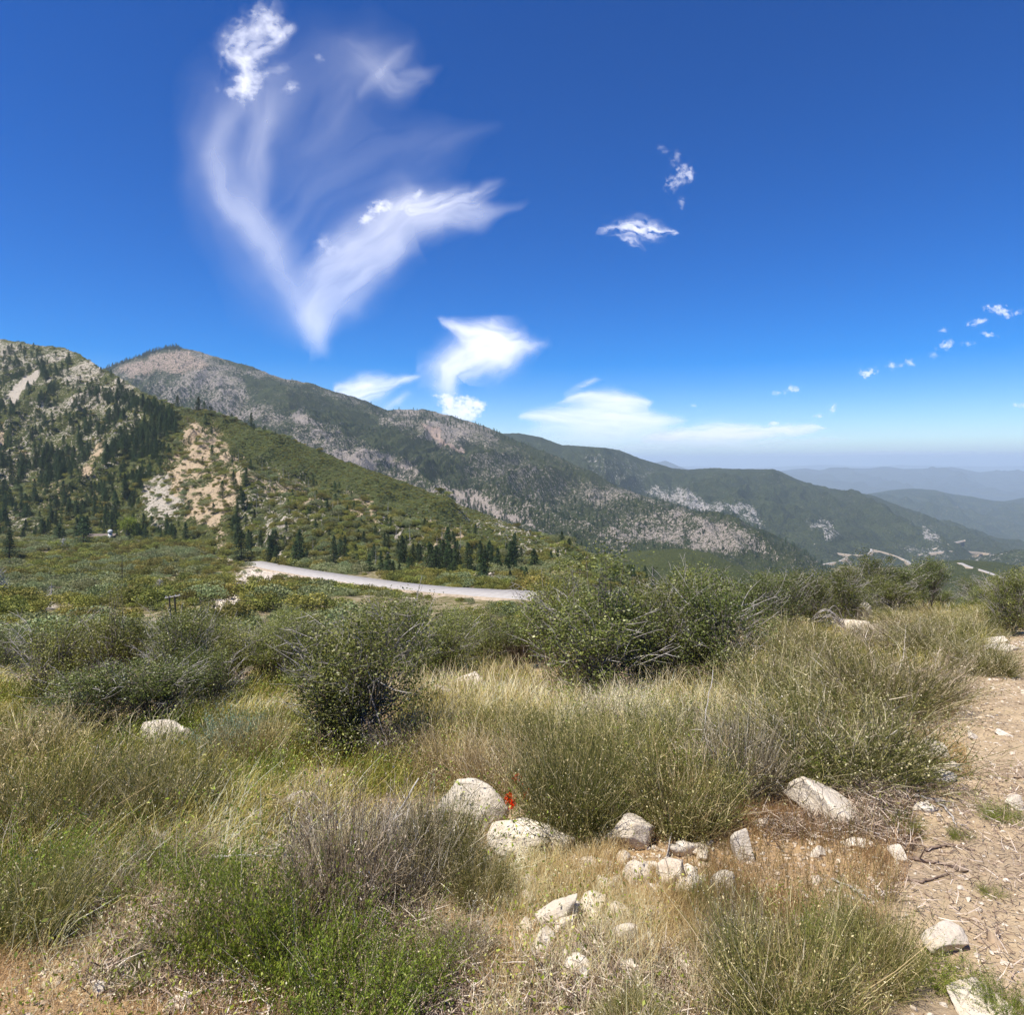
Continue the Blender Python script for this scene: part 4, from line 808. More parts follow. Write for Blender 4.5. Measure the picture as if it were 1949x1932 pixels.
def rock_mesh(seed, sub=5, planes=9, rough=.035, name='rock'):
    g = np.random.default_rng(seed); D, F = ICO[sub]; D = unit(D); nrm = rdir(planes, g); nrm = np.concatenate([nrm, -nrm[:4]+g.normal(size=(4, 3))*.25]); nrm = unit(nrm); planes = len(nrm); dist = .50+.42*g.random(planes)
    dt = D@nrm.T; r = np.where(dt > .05, dist[None]/np.maximum(dt, .05), 9).min(1); r = np.minimum(r, 1.25)
    V = D*r[:, None]; q = V*2.2+seed*3.1
    r2_ = (fbm(q[:, 0]+q[:, 2]*.7, q[:, 1]-q[:, 2]*.6, 4, seed % 50)-.5)*2*rough*2+(fbm(q[:, 0]*4+q[:, 2]*3, q[:, 1]*4-q[:, 2]*2, 2, 7)-.5)*rough
    V = V*(1+r2_[:, None]); return mesh_np(name, V, F, sub > 3)
def rock(x, y, w, h, label, seed, rz=None, tilt=(0, 0), depth=None, sink=.38, group=None, name='rock'):
    """w, h: size in the picture; y: where it stands"""
    p = ground_hit(x, y); s = p.y; W = w/FX*s/1.85; H = h/FY*s/1.65*.92; dp = depth if depth else .75
    me = rock_mesh(seed); o = link(name, me, M_rock); o.scale = (W, W*dp, H); o.rotation_euler = (tilt[0], tilt[1], random.uniform(-.3, .3) if rz is None else rz)
    o.location = (p.x, p.y+W*dp*.6, gz(p.x, p.y+W*dp*.6)+H*(.82-sink*1.2)); return tag(o, label, 'rock', group)
RK = [(1575, 1545, 165, 78, 'big cream boulder lying alone on dry grass beside the dirt track', 1, -.35, (0, .25), .62),
 (1645, 1535, 26, 24, 'small white stone leaning against the end of the big cream boulder', 2, 0, (0, .4), .7),
 (1463, 1490, 34, 28, 'small white stone under the broom edge left of the big cream boulder', 3, 0, (0, 0), .8),
 (1388, 1512, 28, 34, 'white stone half hidden at the foot of a broom shrub', 4, 0, (0, 0), .8),
 (886, 1558, 116, 92, 'broad white slab standing upright behind thin green stems', 5, 0, (.1, .1), .5),
 (985, 1600, 130, 70, 'grey white cracked boulder below the red flowers', 6, .1, (0, 0), .7),
 (1052, 1612, 72, 54, 'pale broken rock touching the cracked boulder below the red flowers', 7, 0, (0, 0), .8),
 (1200, 1606, 92, 84, 'blocky cream boulder between two broom shrubs', 8, .3, (0, 0), .7),
 (1205, 1668, 42, 62, 'narrow upright cream rock below the blocky boulder', 9, 0, (0, -.2), .7),
 (1275, 1676, 66, 54, 'jagged white rock behind a dead curved branch', 10, .4, (0, .3), .7),
 (1240, 1690, 40, 26, 'flat white stone at the foot of the jagged white rock', 11, 0, (0, 0), .7),
 (1406, 1625, 46, 66, 'pointed white rock standing up out of dry grass', 12, 0, (0, .1), .6),
 (1052, 1752, 60, 84, 'long white rock slanting up to the right in orange dry grass', 13, 0, (0, .75), .55),
 (1176, 1790, 58, 66, 'smooth white rock tilted left in dry grass at the bottom', 14, 0, (0, -.55), .6),
 (1192, 1846, 48, 40, 'white quartz lump lowest in the dry grass', 15, 0, (0, .2), .8),
 (1136, 1748, 26, 26, 'knobbly white stone between the slanting and the tilted rock', 16, 0, (0, 0), .8),
 (1104, 1806, 26, 36, 'small upright white stone left of the tilted white rock', 17, 0, (0, 0), .8),
 (1010, 1722, 26, 24, 'tan stone left of the long slanting white rock', 18, 0, (0, 0), .8),
 (1795, 1800, 84, 46, 'rounded pinkish boulder in the gravel at the lower right', 19, .2, (0, 0), .8),
 (1885, 1940, 150, 12, 'flat tan slab flush with the gravel in the bottom right corner', 20, .5, (.1, 0), .8),
 (1622, 1602, 66, 14, 'low flat white stone half buried left of the stick', 21, 0, (0, 0), .6),
 (1772, 1430, 56, 44, 'grey green rock leaning at the edge of the dirt track', 22, -.5, (0, .5), .5),
 (1804, 1456, 30, 20, 'small cream stone below the leaning grey green rock', 23, 0, (0, 0), .8),
 (1785, 1476, 44, 22, 'flat grey stone under the small cream stone', 24, 0, (0, 0), .8),
 (1686, 1490, 20, 30, 'thin upright cream stone near the crossed dead branches', 25, 0, (0, 0), .6),
 (1896, 1388, 30, 14, 'white pebble rock far out on the dirt track', 26, 0, (0, 0), .8),
 (1840, 1394, 26, 14, 'reddish brown stone on the dirt track', 27, 0, (0, 0), .8),
 (888, 1304, 84, 50, 'rounded white boulder on the grassy rim above the valley', 28, 0, (0, 0), .8),
 (846, 1322, 60, 34, 'tan rock shelf left of the rounded white boulder on the rim', 29, 0, (0, 0), .8),
 (1200, 1318, 44, 22, 'pale rock showing through brown grass under the tall shrubs', 30, 0, (0, 0), .8),
 (1632, 1178, 34, 56, 'upright white rock like a small statue on the skyline of broom', 31, 0, (0, .15), .7),
 (1612, 1186, 90, 22, 'long low white outcrop under the upright white rock', 32, 0, (0, 0), .6),
 (1664, 1192, 34, 24, 'square cream block right of the upright white rock', 33, 0, (0, 0), .7),
 (1430, 1228, 26, 26, 'orange tan stone beside the dark leafy shrubs', 34, 0, (0, 0), .8),
 (1890, 1212, 46, 16, 'white stone at the far edge of the dirt track', 35, 0, (0, 0), .8),
 (1905, 1228, 66, 14, 'flat white bedrock slab across the far end of the dirt track', 36, 0, (0, 0), .8),
 (298, 1412, 118, 56, 'white boulder overgrown with curved pale stalks on the left slope', 37, 0, (0, .2), .7),
 (105, 1392, 64, 40, 'pale rock at the left edge showing between grass and shrubs', 38, 0, (0, 0), .7),
 (545, 1545, 84, 72, 'white rock behind dead grey stems left of the middle', 39, 0, (0, .3), .6),
 (478, 1556, 44, 44, 'small white rock beside the rock behind dead grey stems', 40, 0, (0, 0), .7),
 (330, 1908, 60, 26, 'white stone cut by the bottom edge of the picture', 41, 0, (0, 0), .8),
 (432, 1852, 50, 36, 'dusty white rock under the green leafy bush at the bottom', 42, 0, (0, 0), .8),
 (180, 1872, 24, 16, 'little yellowish stone in the litter at the lower left', 43, 0, (0, 0), .8),
 (1925, 1530, 40, 30, 'grey stone at the right edge beside a small green tuft', 44, 0, (0, 0), .8),
 (1700, 1625, 34, 30, 'tan stone just under the brown stick', 45, 0, (0, 0), .8),
 (1548, 1618, 30, 22, 'half buried stone in dry grass right of the pointed rock', 46, 0, (0, 0), .8),
 (1745, 1530, 36, 24, 'grey slab stone among dead roots right of the green tuft', 47, 0, (0, 0), .7)]
RK += [(940, 1560, 40, 50, 'white block between the upright slab and the red flowers', 51, 0, (0, 0), .7), (1010, 1560, 50, 30, 'low white stone under the red flowers', 52, 0, (0, 0), .7), (1128, 1640, 54, 22, 'flat cream slab lying left of the narrow upright rock', 53, .3, (0, 0), .6), (1160, 1672, 30, 24, 'brown cracked stone left of the narrow upright rock', 54, 0, (0, 0), .8),
 (1082, 1640, 46, 30, 'cream stone in orange grass below the cracked boulder', 55, 0, (0, 0), .7), (960, 1620, 60, 40, 'pale slab leaning below the left end of the cracked boulder', 56, 0, (0, .3), .5), (1300, 1655, 36, 30, 'white fragment at the right of the jagged white rock', 57, 0, (0, .4), .7), (1250, 1720, 40, 20, 'grey flat stone left of the small green sprig', 58, 0, (0, 0), .8),
 (1340, 1560, 34, 22, 'tan stone in the grass below the dark green broom', 59, 0, (0, 0), .8), (1440, 1560, 40, 18, 'flat pinkish stone in pale grass left of the big cream boulder', 60, 0, (0, 0), .8), (905, 1700, 44, 32, 'cream stone under the thin green broom', 61, 0, (0, 0), .8)]
for q in RK: rock(q[0], q[1], q[2], q[3], q[4], q[5], q[6], q[7], q[8])
# loose stones: the larger ones stand as themselves, the rest is gravel
def in_px(poly, n, y0, y1, u0=-1.0, u1=1.0, g=rng, warp=12, dens=None):
    """random ground points whose picture position lies inside the outline"""
    out = []
    tot = 0
    while tot < n:
        m = max(4000, n*3); Y = np.sqrt(y0**2+(y1**2-y0**2)*g.random(m)); X = (u0+(u1-u0)*g.random(m))*Y; Z = ground_h(X, Y); a, b = px_of(X, Y, Z)
        k = poly_mask(a, b, poly, 10, warp, 45, 11) > g.random(m)
        if dens is not None: k &= dens(X, Y, a, b) > g.random(m)
        P = np.stack([X, Y, Z], 1)[k]; out.append(P); tot += len(P)
        if k.sum() == 0: break
    return np.concatenate(out)[:n]
stony = [(1920, 1190), (2100, 1190), (2300, 2100), (900, 2100), (960, 1620), (1120, 1560), (1330, 1540), (1500, 1450), (1700, 1440), (1760, 1330), (1840, 1260)]
mg = N('tan_gravel_stone'); rd = mg.rand(); nn_ = mg.noise(mg.pos(), 60, 3); cc = mg.ramp(rd, [(0, (.22, .165, .115)), (.4, (.40, .29, .185)), (.75, (.52, .40, .27)), (1, (.68, .59, .47))])
M_stone = mg.done(mg.mix(mg.rng(nn_, .4, .65, 0, .45), cc, (.25, .2, .15)), .9, None, .15)
PZ = [link('loose_stone', rock_mesh(200+k, 3, 9, .07, 'loose_stone'), M_stone) for k in range(5)]
P = in_px(stony, 170, 2.0, 16); ksz = Kinds(PZ)
for i, p in enumerate(P):
    s = (.010+.026*random.random()**2.5)*(1+.05*p[1])
    o = ksz.get(i, (p[0], p[1], p[2]+s*.2), random.random()*6.3, (s*random.uniform(.9, 1.7), s*random.uniform(.8, 1.2), s*random.uniform(.5, .85)), (random.uniform(-.3, .3), random.uniform(-.3, .3)))
    tag(o, 'loose pale stone lying on the gravel or dry ground at the lower right', 'stone', 'loose stones on the gravel')
WF = [link('stone_fragment', rock_mesh(260+k, 3, 7, .03, 'stone_fragment'), M_rock) for k in range(4)]
P = in_px([(930, 1600), (1100, 1560), (1330, 1600), (1400, 1700), (1350, 1850), (1220, 1900), (1020, 1860), (960, 1720)], 110, 2.0, 6); kf = Kinds(WF)
for i, p in enumerate(P):
    s = .012+.065*random.random()**2.2; o = kf.get(i, (p[0], p[1], p[2]+s*.25), random.random()*6.3, (s*random.uniform(1, 1.8), s*random.uniform(.7, 1.1), s*random.uniform(.5, 1.)), (random.uniform(-.5, .5), random.uniform(-.6, .6)))
    tag(o, 'white angular rock fragment among the dry grass at the bottom centre', 'stone', 'white fragments in the dry grass')
P = np.concatenate([in_px(stony, 13000, 1.9, 18, dens=lambda X, Y, a, b: .35+.65*sst(1500, 1850, a)), in_px([(-300, 1750), (150, 1700), (700, 1740), (960, 1640), (1500, 1450), (1700, 1500), (1500, 2100), (-300, 2100)], 6000, 1.8, 6)]); n = len(P); s = (.0035+.011*rng.random(n)**2.5)*(1+.05*P[:, 1])
P[:, 2] += s*.2
scatter('gravel', PZ+WF, P, rng.random(n)*6.3, np.stack([s*(.8+.8*rng.random(n)), s, s*(.5+.4*rng.random(n))], 1), np.where(rng.random(n) < .85, rng.integers(0, 5, n), rng.integers(5, 9, n)), 'pale gravel strewn over the dirt track and bare ground', 'gravel')
RW = [bpy.data.objects[k] for k in ('rock', 'rock.004', 'rock.010')]
P = in_px([(400, 1140), (430, 1095), (465, 1080), (560, 1085), (780, 1122), (600, 1110), (480, 1112), (450, 1160), (405, 1165)], 1500, 90, 350, -.6, .1, warp=3)
P2 = in_px([(868, 1086), (910, 1084), (955, 1090), (1000, 1092), (1010, 1100), (930, 1100), (870, 1098)], 120, 150, 450, -.2, .1, warp=2)
for nm, Q, s0, lab in (('rubble', P, .5, 'white boulders and rubble spilling down the wash below the highway'), ('rubble', P2, 1.3, 'heap of white boulders across the highway at the foot of the pines')):
    n = len(Q); s = s0*(.4+1.0*rng.random(n)**2); scatter(nm, RW, Q, rng.random(n)*6.3, np.stack([s*1.2, s, s*.8], 1), rng.integers(0, 3, n), lab, 'rubble')
# ---------------------------------------------------------------- shrubs of the foreground
K_green = Kinds([make_broom('green', 301), make_broom('green', 302)]); K_olive = Kinds([make_broom('olive', 311), make_broom('olive', 312), make_broom('olive', 313)])
K_straw = Kinds([make_broom('straw', 321), make_broom('straw', 322)]); K_grey = Kinds([make_broom('grey', 331), make_broom('grey', 332)])
K_sprig = Kinds([make_sprig(341, M_leaf_bright), make_sprig(342, M_leaf_bright)]); K_blue = Kinds([make_sprig(351, M_leaf_blue, 'sage_shrub', dead=0)])
K_dark = Kinds([make_leafy(401, M_leaf_dark), make_leafy(402, M_leaf_dark), make_leafy(403, M_leaf_dark)])
K_mid = Kinds([make_leafy(411, M_leaf_mid), make_leafy(412, M_leaf_mid, shoots=14), make_leafy(413, M_leaf_mid, lf=75)])
KD = dict(green=K_green, olive=K_olive, straw=K_straw, grey=K_grey, sprig=K_sprig, blue=K_blue, dark=K_dark, mid=K_mid)
KH = dict(green=(1.0, 1.25), olive=(1.0, 1.25), straw=(1.0, 1.25), grey=(.95, 1.3), sprig=(.85, 1.3), blue=(.85, 1.3), dark=(1.95, 2.0), mid=(1.95, 2.0))
def plant(kind, x, y, h, w, label, k=0, rz=None, group=None, cat='shrub', lean=0):
    p = ground_hit(x, y); H, W = KH[kind]; sz = h/FY*p.y/H; sx = w/FX*p.y/W; sx = min(max(sx, sz*.6), sz*2.0)
    o = KD[kind].get(k, (p.x, p.y, gz(p.x, p.y)-.02), random.random()*6.3 if rz is None else rz, (sx, sx, sz))
    if lean: o.rotation_euler = (0, lean, 0)
    return tag(o, label, cat, group)
LEAFY = [('mid', 668, 1402, 262, 300, 'dense leafy shrub with pale bare twigs standing alone in the grass', 0, 'A'), ('dark', 640, 1410, 150, 230, 'low dark shrub at the foot of the lone leafy shrub', 1, 'A'),
 ('mid', 1120, 1318, 222, 290, 'tallest leafy shrub with a thin shoot rising above its crown', 1, 'A'),
 ('dark', 1225, 1300, 205, 210, 'dark leafy shrub just right of the tallest shrub', 0, 'A'),
 ('dark', 1345, 1296, 215, 210, 'broad dark shrub at the right end of the central thicket', 1, 'A'),
 ('mid', 1290, 1250, 190, 170, 'green shrub behind the gap between the two dark shrubs', 2, 'A'),
 ('dark', 1425, 1225, 140, 130, 'small dark shrub between the thicket and the grey green broom', 2, 'A'),
 ('mid', 1040, 1262, 190, 150, 'loose shrub just left of the tallest leafy shrub', 0, 'A'),
 ('mid', 95, 1318, 160, 180, 'wide leafy shrub nearest the left edge', 2, 'A'), ('mid', 215, 1312, 170, 150, 'tall leafy shrub with upright shoots at the left', 1, 'A'),
 ('dark', 340, 1330, 190, 170, 'dark leafy shrub right of the tall one at the left', 0, 'A'), ('mid', 435, 1300, 130, 150, 'low leafy shrub under the leaning double pole', 0, 'A'),
 ('dark', 175, 1392, 150, 200, 'dark shrub with dry brown leaves above the pale rock at the left', 1, 'A'), ('dark', 290, 1372, 135, 200, 'dark rounded shrub behind the overgrown white boulder', 2, 'A'),
 ('dark', 395, 1345, 130, 150, 'dark shrub behind the blue green sage', 0, 'A'),
 ('mid', 510, 1290, 120, 130, 'leafy shrub behind the pale grass crest left of the lone shrub', 0, 'A'), ('dark', 570, 1275, 110, 120, 'small shrub touching the lone leafy shrub on its left', 1, 'A'),
 ('mid', 765, 1292, 170, 160, 'leafy shrub right behind the lone leafy shrub', 2, 'A'), ('mid', 845, 1280, 120, 140, 'low green shrub behind the white boulder on the rim', 0, 'A'),
 ('mid', 915, 1268, 100, 120, 'low green shrub right of the white boulder on the rim', 1, 'A'), ('dark', 975, 1262, 100, 120, 'small dark shrub left of the central thicket', 2, 'A'),
 ('dark', 1475, 1195, 120, 130, 'dark shrub behind the grey green broom near the white outcrop', 0, 'A'), ('dark', 1530, 1185, 118, 110, 'dark shrub above the white curved branches', 1, 'A'),
 ('dark', 1585, 1176, 110, 110, 'dark shrub left of the upright white rock', 2, 'A'), ('mid', 1612, 1172, 62, 70, 'small bright green shrub hugging the upright white rock', 0, 'A'),
 ('dark', 1640, 1160, 118, 100, 'tall pointed dark shrub behind the upright white rock', 0, 'A'), ('dark', 1695, 1156, 95, 110, 'dark shrub right of the tall pointed one', 1, 'A'),
 ('dark', 1750, 1150, 100, 90, 'dark bushy shrub with a bare branch near the right', 2, 'A'), ('mid', 1800, 1142, 70, 90, 'lighter shrub behind the broom at the right', 0, 'A'),
 ('dark', 1908, 1198, 130, 110, 'nearly black dense shrub at the right edge beside the dirt track', 1, 'A'), ('dark', 1975, 1190, 120, 130, 'dense dark shrub cut by the right edge', 0, 'A')]
for kd, x, y, h, w, lab, k, _ in LEAFY: plant(kd, x, y, h, w, lab, k, group='leafy shrubs along the rim')
BROOM = [('olive', 1590, 1462, 208, 340, 'largest rounded broom shrub above the big cream boulder', 0), ('olive', 1475, 1340, 170, 190, 'grey green broom between the dark thicket and the largest broom', 1),
 ('olive', 1660, 1345, 150, 230, 'rounded broom behind the right half of the largest broom', 2), ('olive', 1560, 1285, 120, 200, 'broom just below the white outcrop', 0), ('grey', 1745, 1318, 110, 150, 'greyish broom at the edge of the dirt track', 0),
 ('olive', 1850, 1268, 95, 130, 'dark green broom sticking out farthest to the right beside the track', 1), ('olive', 1775, 1240, 85, 150, 'pale broom mound behind the greyish one', 2), ('grey', 1690, 1228, 80, 150, 'brownish broom mound right of the square cream block', 1),
 ('olive', 1500, 1230, 80, 150, 'broom mound left of the white outcrop', 0), ('straw', 1800, 1185, 50, 130, 'far straw coloured mound behind the pale broom', 0), ('straw', 1740, 1200, 50, 120, 'far straw coloured mound left of the other', 1),
 ('green', 1075, 1565, 250, 200, 'tall green broom right of the red flowers', 0), ('green', 1285, 1555, 225, 210, 'dark green broom with shade beneath it above the blocky boulder', 1), ('green', 1180, 1500, 190, 210, 'broom filling the gap behind the two tall green brooms', 2),
 ('grey', 1395, 1490, 220, 160, 'tall grey stemmed broom left of the largest broom', 1), ('straw', 945, 1500, 165, 180, 'straw coloured broom above the upright white slab', 0), ('straw', 855, 1475, 140, 150, 'straw coloured broom right of the lone leafy shrub', 1),
 ('green', 1050, 1430, 115, 190, 'pale stalky broom on the crest below the central thicket', 0), ('olive', 1300, 1420, 150, 200, 'broom on the crest below the broad dark shrub', 1), ('grey', 1180, 1395, 95, 160, 'grey brown broom under the tallest leafy shrub', 0), ('green', 960, 1390, 95, 170, 'greenish broom behind the straw coloured ones', 1),
 ('green', 1480, 1935, 290, 290, 'big green broom with dead stalks at the bottom right of centre', 1), ('green', 1645, 1850, 200, 130, 'narrow green broom beside the big one at the bottom', 0), ('green', 1195, 1960, 130, 150, 'green broom tips at the bottom edge below the white quartz', 1),
 ('grey', 640, 1720, 290, 250, 'grey dead stemmed broom left of centre', 0), ('grey', 770, 1680, 230, 190, 'purplish grey broom between the grey one and the green one', 1), ('green', 838, 1655, 190, 130, 'yellow green broom in front of the upright white slab', 0), ('green', 908, 1706, 160, 90, 'thin green broom left of the cracked boulder', 1),
 ('sprig', 440, 1800, 230, 240, 'bright green leafy bush at the lower left of centre', 0), ('sprig', 575, 1850, 250, 210, 'leafy green bush under the grey dead stemmed broom', 1), ('sprig', 660, 1935, 200, 260, 'bright green bush lowest at the bottom edge', 0), ('sprig', 780, 1860, 150, 150, 'sparse green bush with pale seed heads at the bottom', 1), ('sprig', 400, 1690, 130, 140, 'small leafy bush left of the grey broom', 1),
 ('green', 70, 1600, 240, 260, 'green broom at the left edge', 0), ('green', 215, 1590, 210, 220, 'green broom on the left slope beside the one at the edge', 1), ('olive', 330, 1560, 190, 190, 'olive broom below the overgrown white boulder', 0), ('green', 40, 1780, 220, 220, 'bright green broom in the lower left corner', 1),
 ('straw', 470, 1440, 170, 170, 'pale yellow grassy broom left of the lone leafy shrub', 0), ('straw', 60, 1440, 130, 200, 'dry greyish broom at the left edge above the green one', 1), ('blue', 425, 1432, 110, 100, 'blue green sage bush on the left slope', 0), ('straw', 560, 1560, 110, 130, 'dry stalky tuft behind the small white rock', 1),
 ('grey', 760, 1440, 100, 120, 'silvery dead twiggy bush at the foot of the lone leafy shrub', 0), ('sprig', 1705, 1568, 52, 62, 'small bright green tuft right of the big cream boulder', 0), ('sprig', 1892, 1548, 46, 70, 'small green tuft on the track at the right edge', 1), ('sprig', 1812, 1580, 30, 40, 'tiny green tuft right of the bright green one', 0), ('sprig', 1872, 1686, 28, 44, 'tiny low tuft alone on the gravel', 1), ('sprig', 1768, 1845, 66, 110, 'green tuft in front of the rounded pinkish boulder', 0), ('sprig', 1895, 1905, 90, 90, 'dark green tuft at the lower right edge', 1),
 ('sprig', 1310, 1710, 60, 50, 'small sprig of green right of the jagged white rock', 0)]
for kd, x, y, h, w, lab, k in [('sprig', 150, 1500, 90, 150, 'low leafy green bush among the grass under the dark left shrubs', 0), ('sprig', 60, 1680, 150, 190, 'leafy green bush between the two brooms at the left edge', 1), ('sprig', 260, 1680, 120, 170, 'low leafy bush at the foot of the left slope', 0), ('grey', 330, 1640, 110, 150, 'small grey twiggy shrub in the middle of the left slope', 0),
 ('grey', 180, 1700, 110, 150, 'brown twiggy shrub above the bare patch at the lower left', 1), ('sprig', 500, 1500, 110, 90, 'upright dark leafy shoots left of the grey broom', 1), ('grey', 250, 1470, 80, 140, 'greyish dead tuft right below the overgrown boulder', 1), ('blue', 470, 1400, 80, 80, 'second smaller blue green sage right of the first', 0), ('grey', 1000, 1480, 120, 130, 'grey twigs among the straw coloured brooms of the crest', 0),
 ('sprig', 1130, 1540, 120, 120, 'fresh leafy shoots in the gap between the tall green brooms', 0), ('sprig', 1545, 1470, 110, 150, 'leafy shoots at the foot of the largest broom', 1), ('olive', 1720, 1195, 60, 120, 'dark broom beyond the straw coloured mounds, nearest the hedge', 0), ('olive', 1835, 1200, 62, 110, 'dark broom between the far straw mound and the black shrub', 1), ('olive', 1880, 1180, 46, 90, 'small far broom touching the black shrub', 2), ('grey', 1660, 1215, 60, 110, 'grey twiggy mound right behind the square cream block', 0), ('grey', 1700, 1440, 120, 110, 'silvery twigs at the right foot of the largest broom', 1), ('sprig', 1560, 1800, 120, 120, 'leafy shoots inside the big bottom broom', 0), ('grey', 1390, 1850, 180, 120, 'thin dead stalks left of the big bottom broom', 1),
 ('grey', 520, 1760, 160, 150, 'dead brown twigs between the leafy bushes at the lower left', 0), ('grey', 330, 1800, 90, 130, 'low dead twiggy tuft left of the bright leafy bush', 1), ('sprig', 240, 1850, 50, 90, 'tiny green herb in the litter at the lower left', 0), ('grey', 860, 1800, 110, 140, 'low dead twigs in the dry grass at the bottom centre', 0), ('sprig', 1330, 1500, 130, 130, 'leafy shoots left of the tall grey stemmed broom', 1)]+BROOM: plant(kd, x, y, h, w, lab, k, group='low shrubs and brooms in the foreground')
# thicket on the slope falling away behind the rim
rn = random.Random(5); cnt = 0; spots = []
while cnt < 120:
    Y = rn.uniform(13, 44); x = rn.uniform(-250, 2050); X = (x-CX)/FX*Y
    if any((X-a)**2+(Y-b)**2 < 1.7 for a, b in spots): continue
    if x > 1380 and Y < 21: continue
    spots.append((X, Y)); z = gz(X, Y); dk = rn.random() < .4; k = rn.randrange(3); s = rn.uniform(.75, 1.25)*(1.0 if x > 1380 else 1.05)
    if x > 1380: s *= .82
    if x < 1010: s = min(s, max(.35, (px_of(X, Y, z)[1]-1142)/FY*Y/2.0))
    o = (K_dark if dk else K_mid).get(k, (X, Y, z-.05), rn.random()*6.3, (s*1.15, s*1.15, s*rn.uniform(.75, 1.1)))
    if x < 560: lab = ('dark ' if dk else 'mid green ')+'leafy shrub in the thicket under the valley at the left'
    elif x < 1000: lab = ('dark ' if dk else 'mid green ')+'leafy shrub in the thicket below the highway'
    elif x < 1400: lab = ('dark ' if dk else 'mid green ')+'leafy shrub behind the tallest shrub of the centre'
    else: lab = ('dark ' if dk else 'mid green ')+'leafy shrub in the dark hedge before the far canyon'
    tag(o, lab, 'shrub', 'thicket shrubs behind the rim'); cnt += 1

# ---------------------------------------------------------------- grasses, litter
def grass(name, poly, n, y0, y1, L0, L1, W, tiltm, mat, label, wind=(0, 0), clump=1.3, nseg=3, tint=None, u=(-.95, .95), cl=.35):
    P = in_px(poly, n, y0, y1, u[0], u[1], dens=lambda X, Y, a, b: sst(cl, cl+.3, fbm(X*clump, Y*clump, 3, 33))*.9+.1)
    n = len(P); an = rng.random(n)*6.28; ti = np.abs(rng.normal(0, tiltm, n)); D = np.stack([np.sin(ti)*np.cos(an)+wind[0], np.sin(ti)*np.sin(an)+wind[1], np.cos(ti)], 1); D = unit(D)
    L = (L0+(L1-L0)*rng.random(n)**1.5)*(.6+.8*fbm(P[:, 0]*.9, P[:, 1]*.9, 2, 77)); bd = np.concatenate([rng.normal(size=(n, 2))*.22, -np.abs(rng.normal(size=(n, 1)))*.25], 1); bd[:, 0] += wind[0]*.5
    sc = np.clip(P[:, 1]/4.5, .7, 2.2); tn = np.clip(fbm(P[:, 0]*.7, P[:, 1]*.7, 3, 55)*1.9-.5+rng.normal(0, .2, n), 0, 1) if tint is None else np.clip(rng.normal(tint, .25, n), 0, 1)
    P[:, 2] -= .01
    V, F, c, _ = ribbons(P, D, L, W*sc, bd, nseg, tint=tn); tag(link(name, MB().add(V, F, c).mesh(name), mat), label, 'grass', kind='stuff')
slopeL = [(-400, 1275), (60, 1290), (150, 1390), (220, 1380), (300, 1350), (430, 1300), (520, 1262), (560, 1275), (580, 1420), (700, 1430), (800, 1290), (900, 1268), (1010, 1290), (1150, 1310), (1350, 1320), (1440, 1300), (1500, 1500), (1330, 1520), (1160, 1600), (900, 1700), (640, 1700), (420, 1640), (160, 1720), (60, 1900), (-500, 2000)]
grass('grass', slopeL, 110000, 2.6, 14, .08, .36, .0046, .46, M_ggrass, 'tall green and straw grass covering the slope in front of the rim', wind=(.22, 0.0), cl=.29)
grass('grass', [(560, 1262), (820, 1270), (1000, 1280), (1200, 1300), (1420, 1290), (1500, 1480), (1100, 1540), (780, 1500), (760, 1400)], 11000, 3.2, 11, .22, .60, .0052, .16, M_straw_stem, 'tall pale stalks of dry grass on the crest in the middle', cl=.30, wind=(-.04, 0))
grass('grass', [(1380, 1230), (1450, 1160), (1700, 1140), (1900, 1150), (1905, 1190), (1800, 1260), (1700, 1330), (1500, 1300), (1400, 1300)], 30000, 6, 34, .12, .42, .006, .35, M_ggrass, 'dry and green grass between the brooms toward the right', u=(.25, .85), cl=.25)
dryp = [(900, 1570), (1250, 1540), (1500, 1430), (1740, 1480), (1720, 1600), (1640, 1760), (1640, 2100), (-300, 2100), (-200, 1800), (100, 1680), (400, 1660), (640, 1720), (900, 1680)]
grass('dry_grass', dryp, 60000, 1.8, 6.5, .03, .16, .0028, .6, M_dry, 'short orange and straw coloured dry grass on the stony ground', clump=2.4, cl=.40)
grass('dry_grass', [(960, 1640), (1150, 1600), (1300, 1720), (1350, 1950), (1150, 2050), (900, 2050), (900, 1750)], 22000, 1.8, 4.6, .06, .26, .0028, .22, M_dry, 'taller orange dry grass around the white rocks at the bottom', clump=2.0, cl=.36)
grass('dry_grass', [(1300, 1560), (1650, 1560), (1700, 1700), (1650, 1960), (1300, 1960)], 9000, 1.8, 5.0, .08, .34, .0028, .15, M_straw_stem, 'thin upright straw stalks around the bottom brooms', cl=.38)
grass('dry_grass', [(1690, 1330), (1800, 1330), (1830, 1470), (1780, 1500), (1700, 1480)], 5000, 3.5, 10, .03, .12, .0035, .5, M_dry, 'golden dry grass along the edge of the dirt track', cl=.42)
def litter(name, poly, n, y0, y1, L0, L1, W, label, mat):
    P = in_px(poly, n, y0, y1, dens=lambda X, Y, a, b: sst(.38, .62, fbm(X*1.1, Y*1.1, 3, 44))); n = len(P); D = rdir(n); D[:, 2] = np.abs(D[:, 2])*.35; D = unit(D); P[:, 2] += .006+.05*rng.random(n)**2
    V, F, c, _ = ribbons(P, D, L0+(L1-L0)*rng.random(n)**2, W, rng.normal(size=(n, 3))*.15, 2, taper=3); tag(link(name, MB().add(V, F, c).mesh(name), mat), label, 'litter', kind='stuff')
litter('litter', dryp, 60000, 1.8, 7, .015, .11, .0046, 'fallen twigs and broken stalks under the foreground shrubs', M_litter)
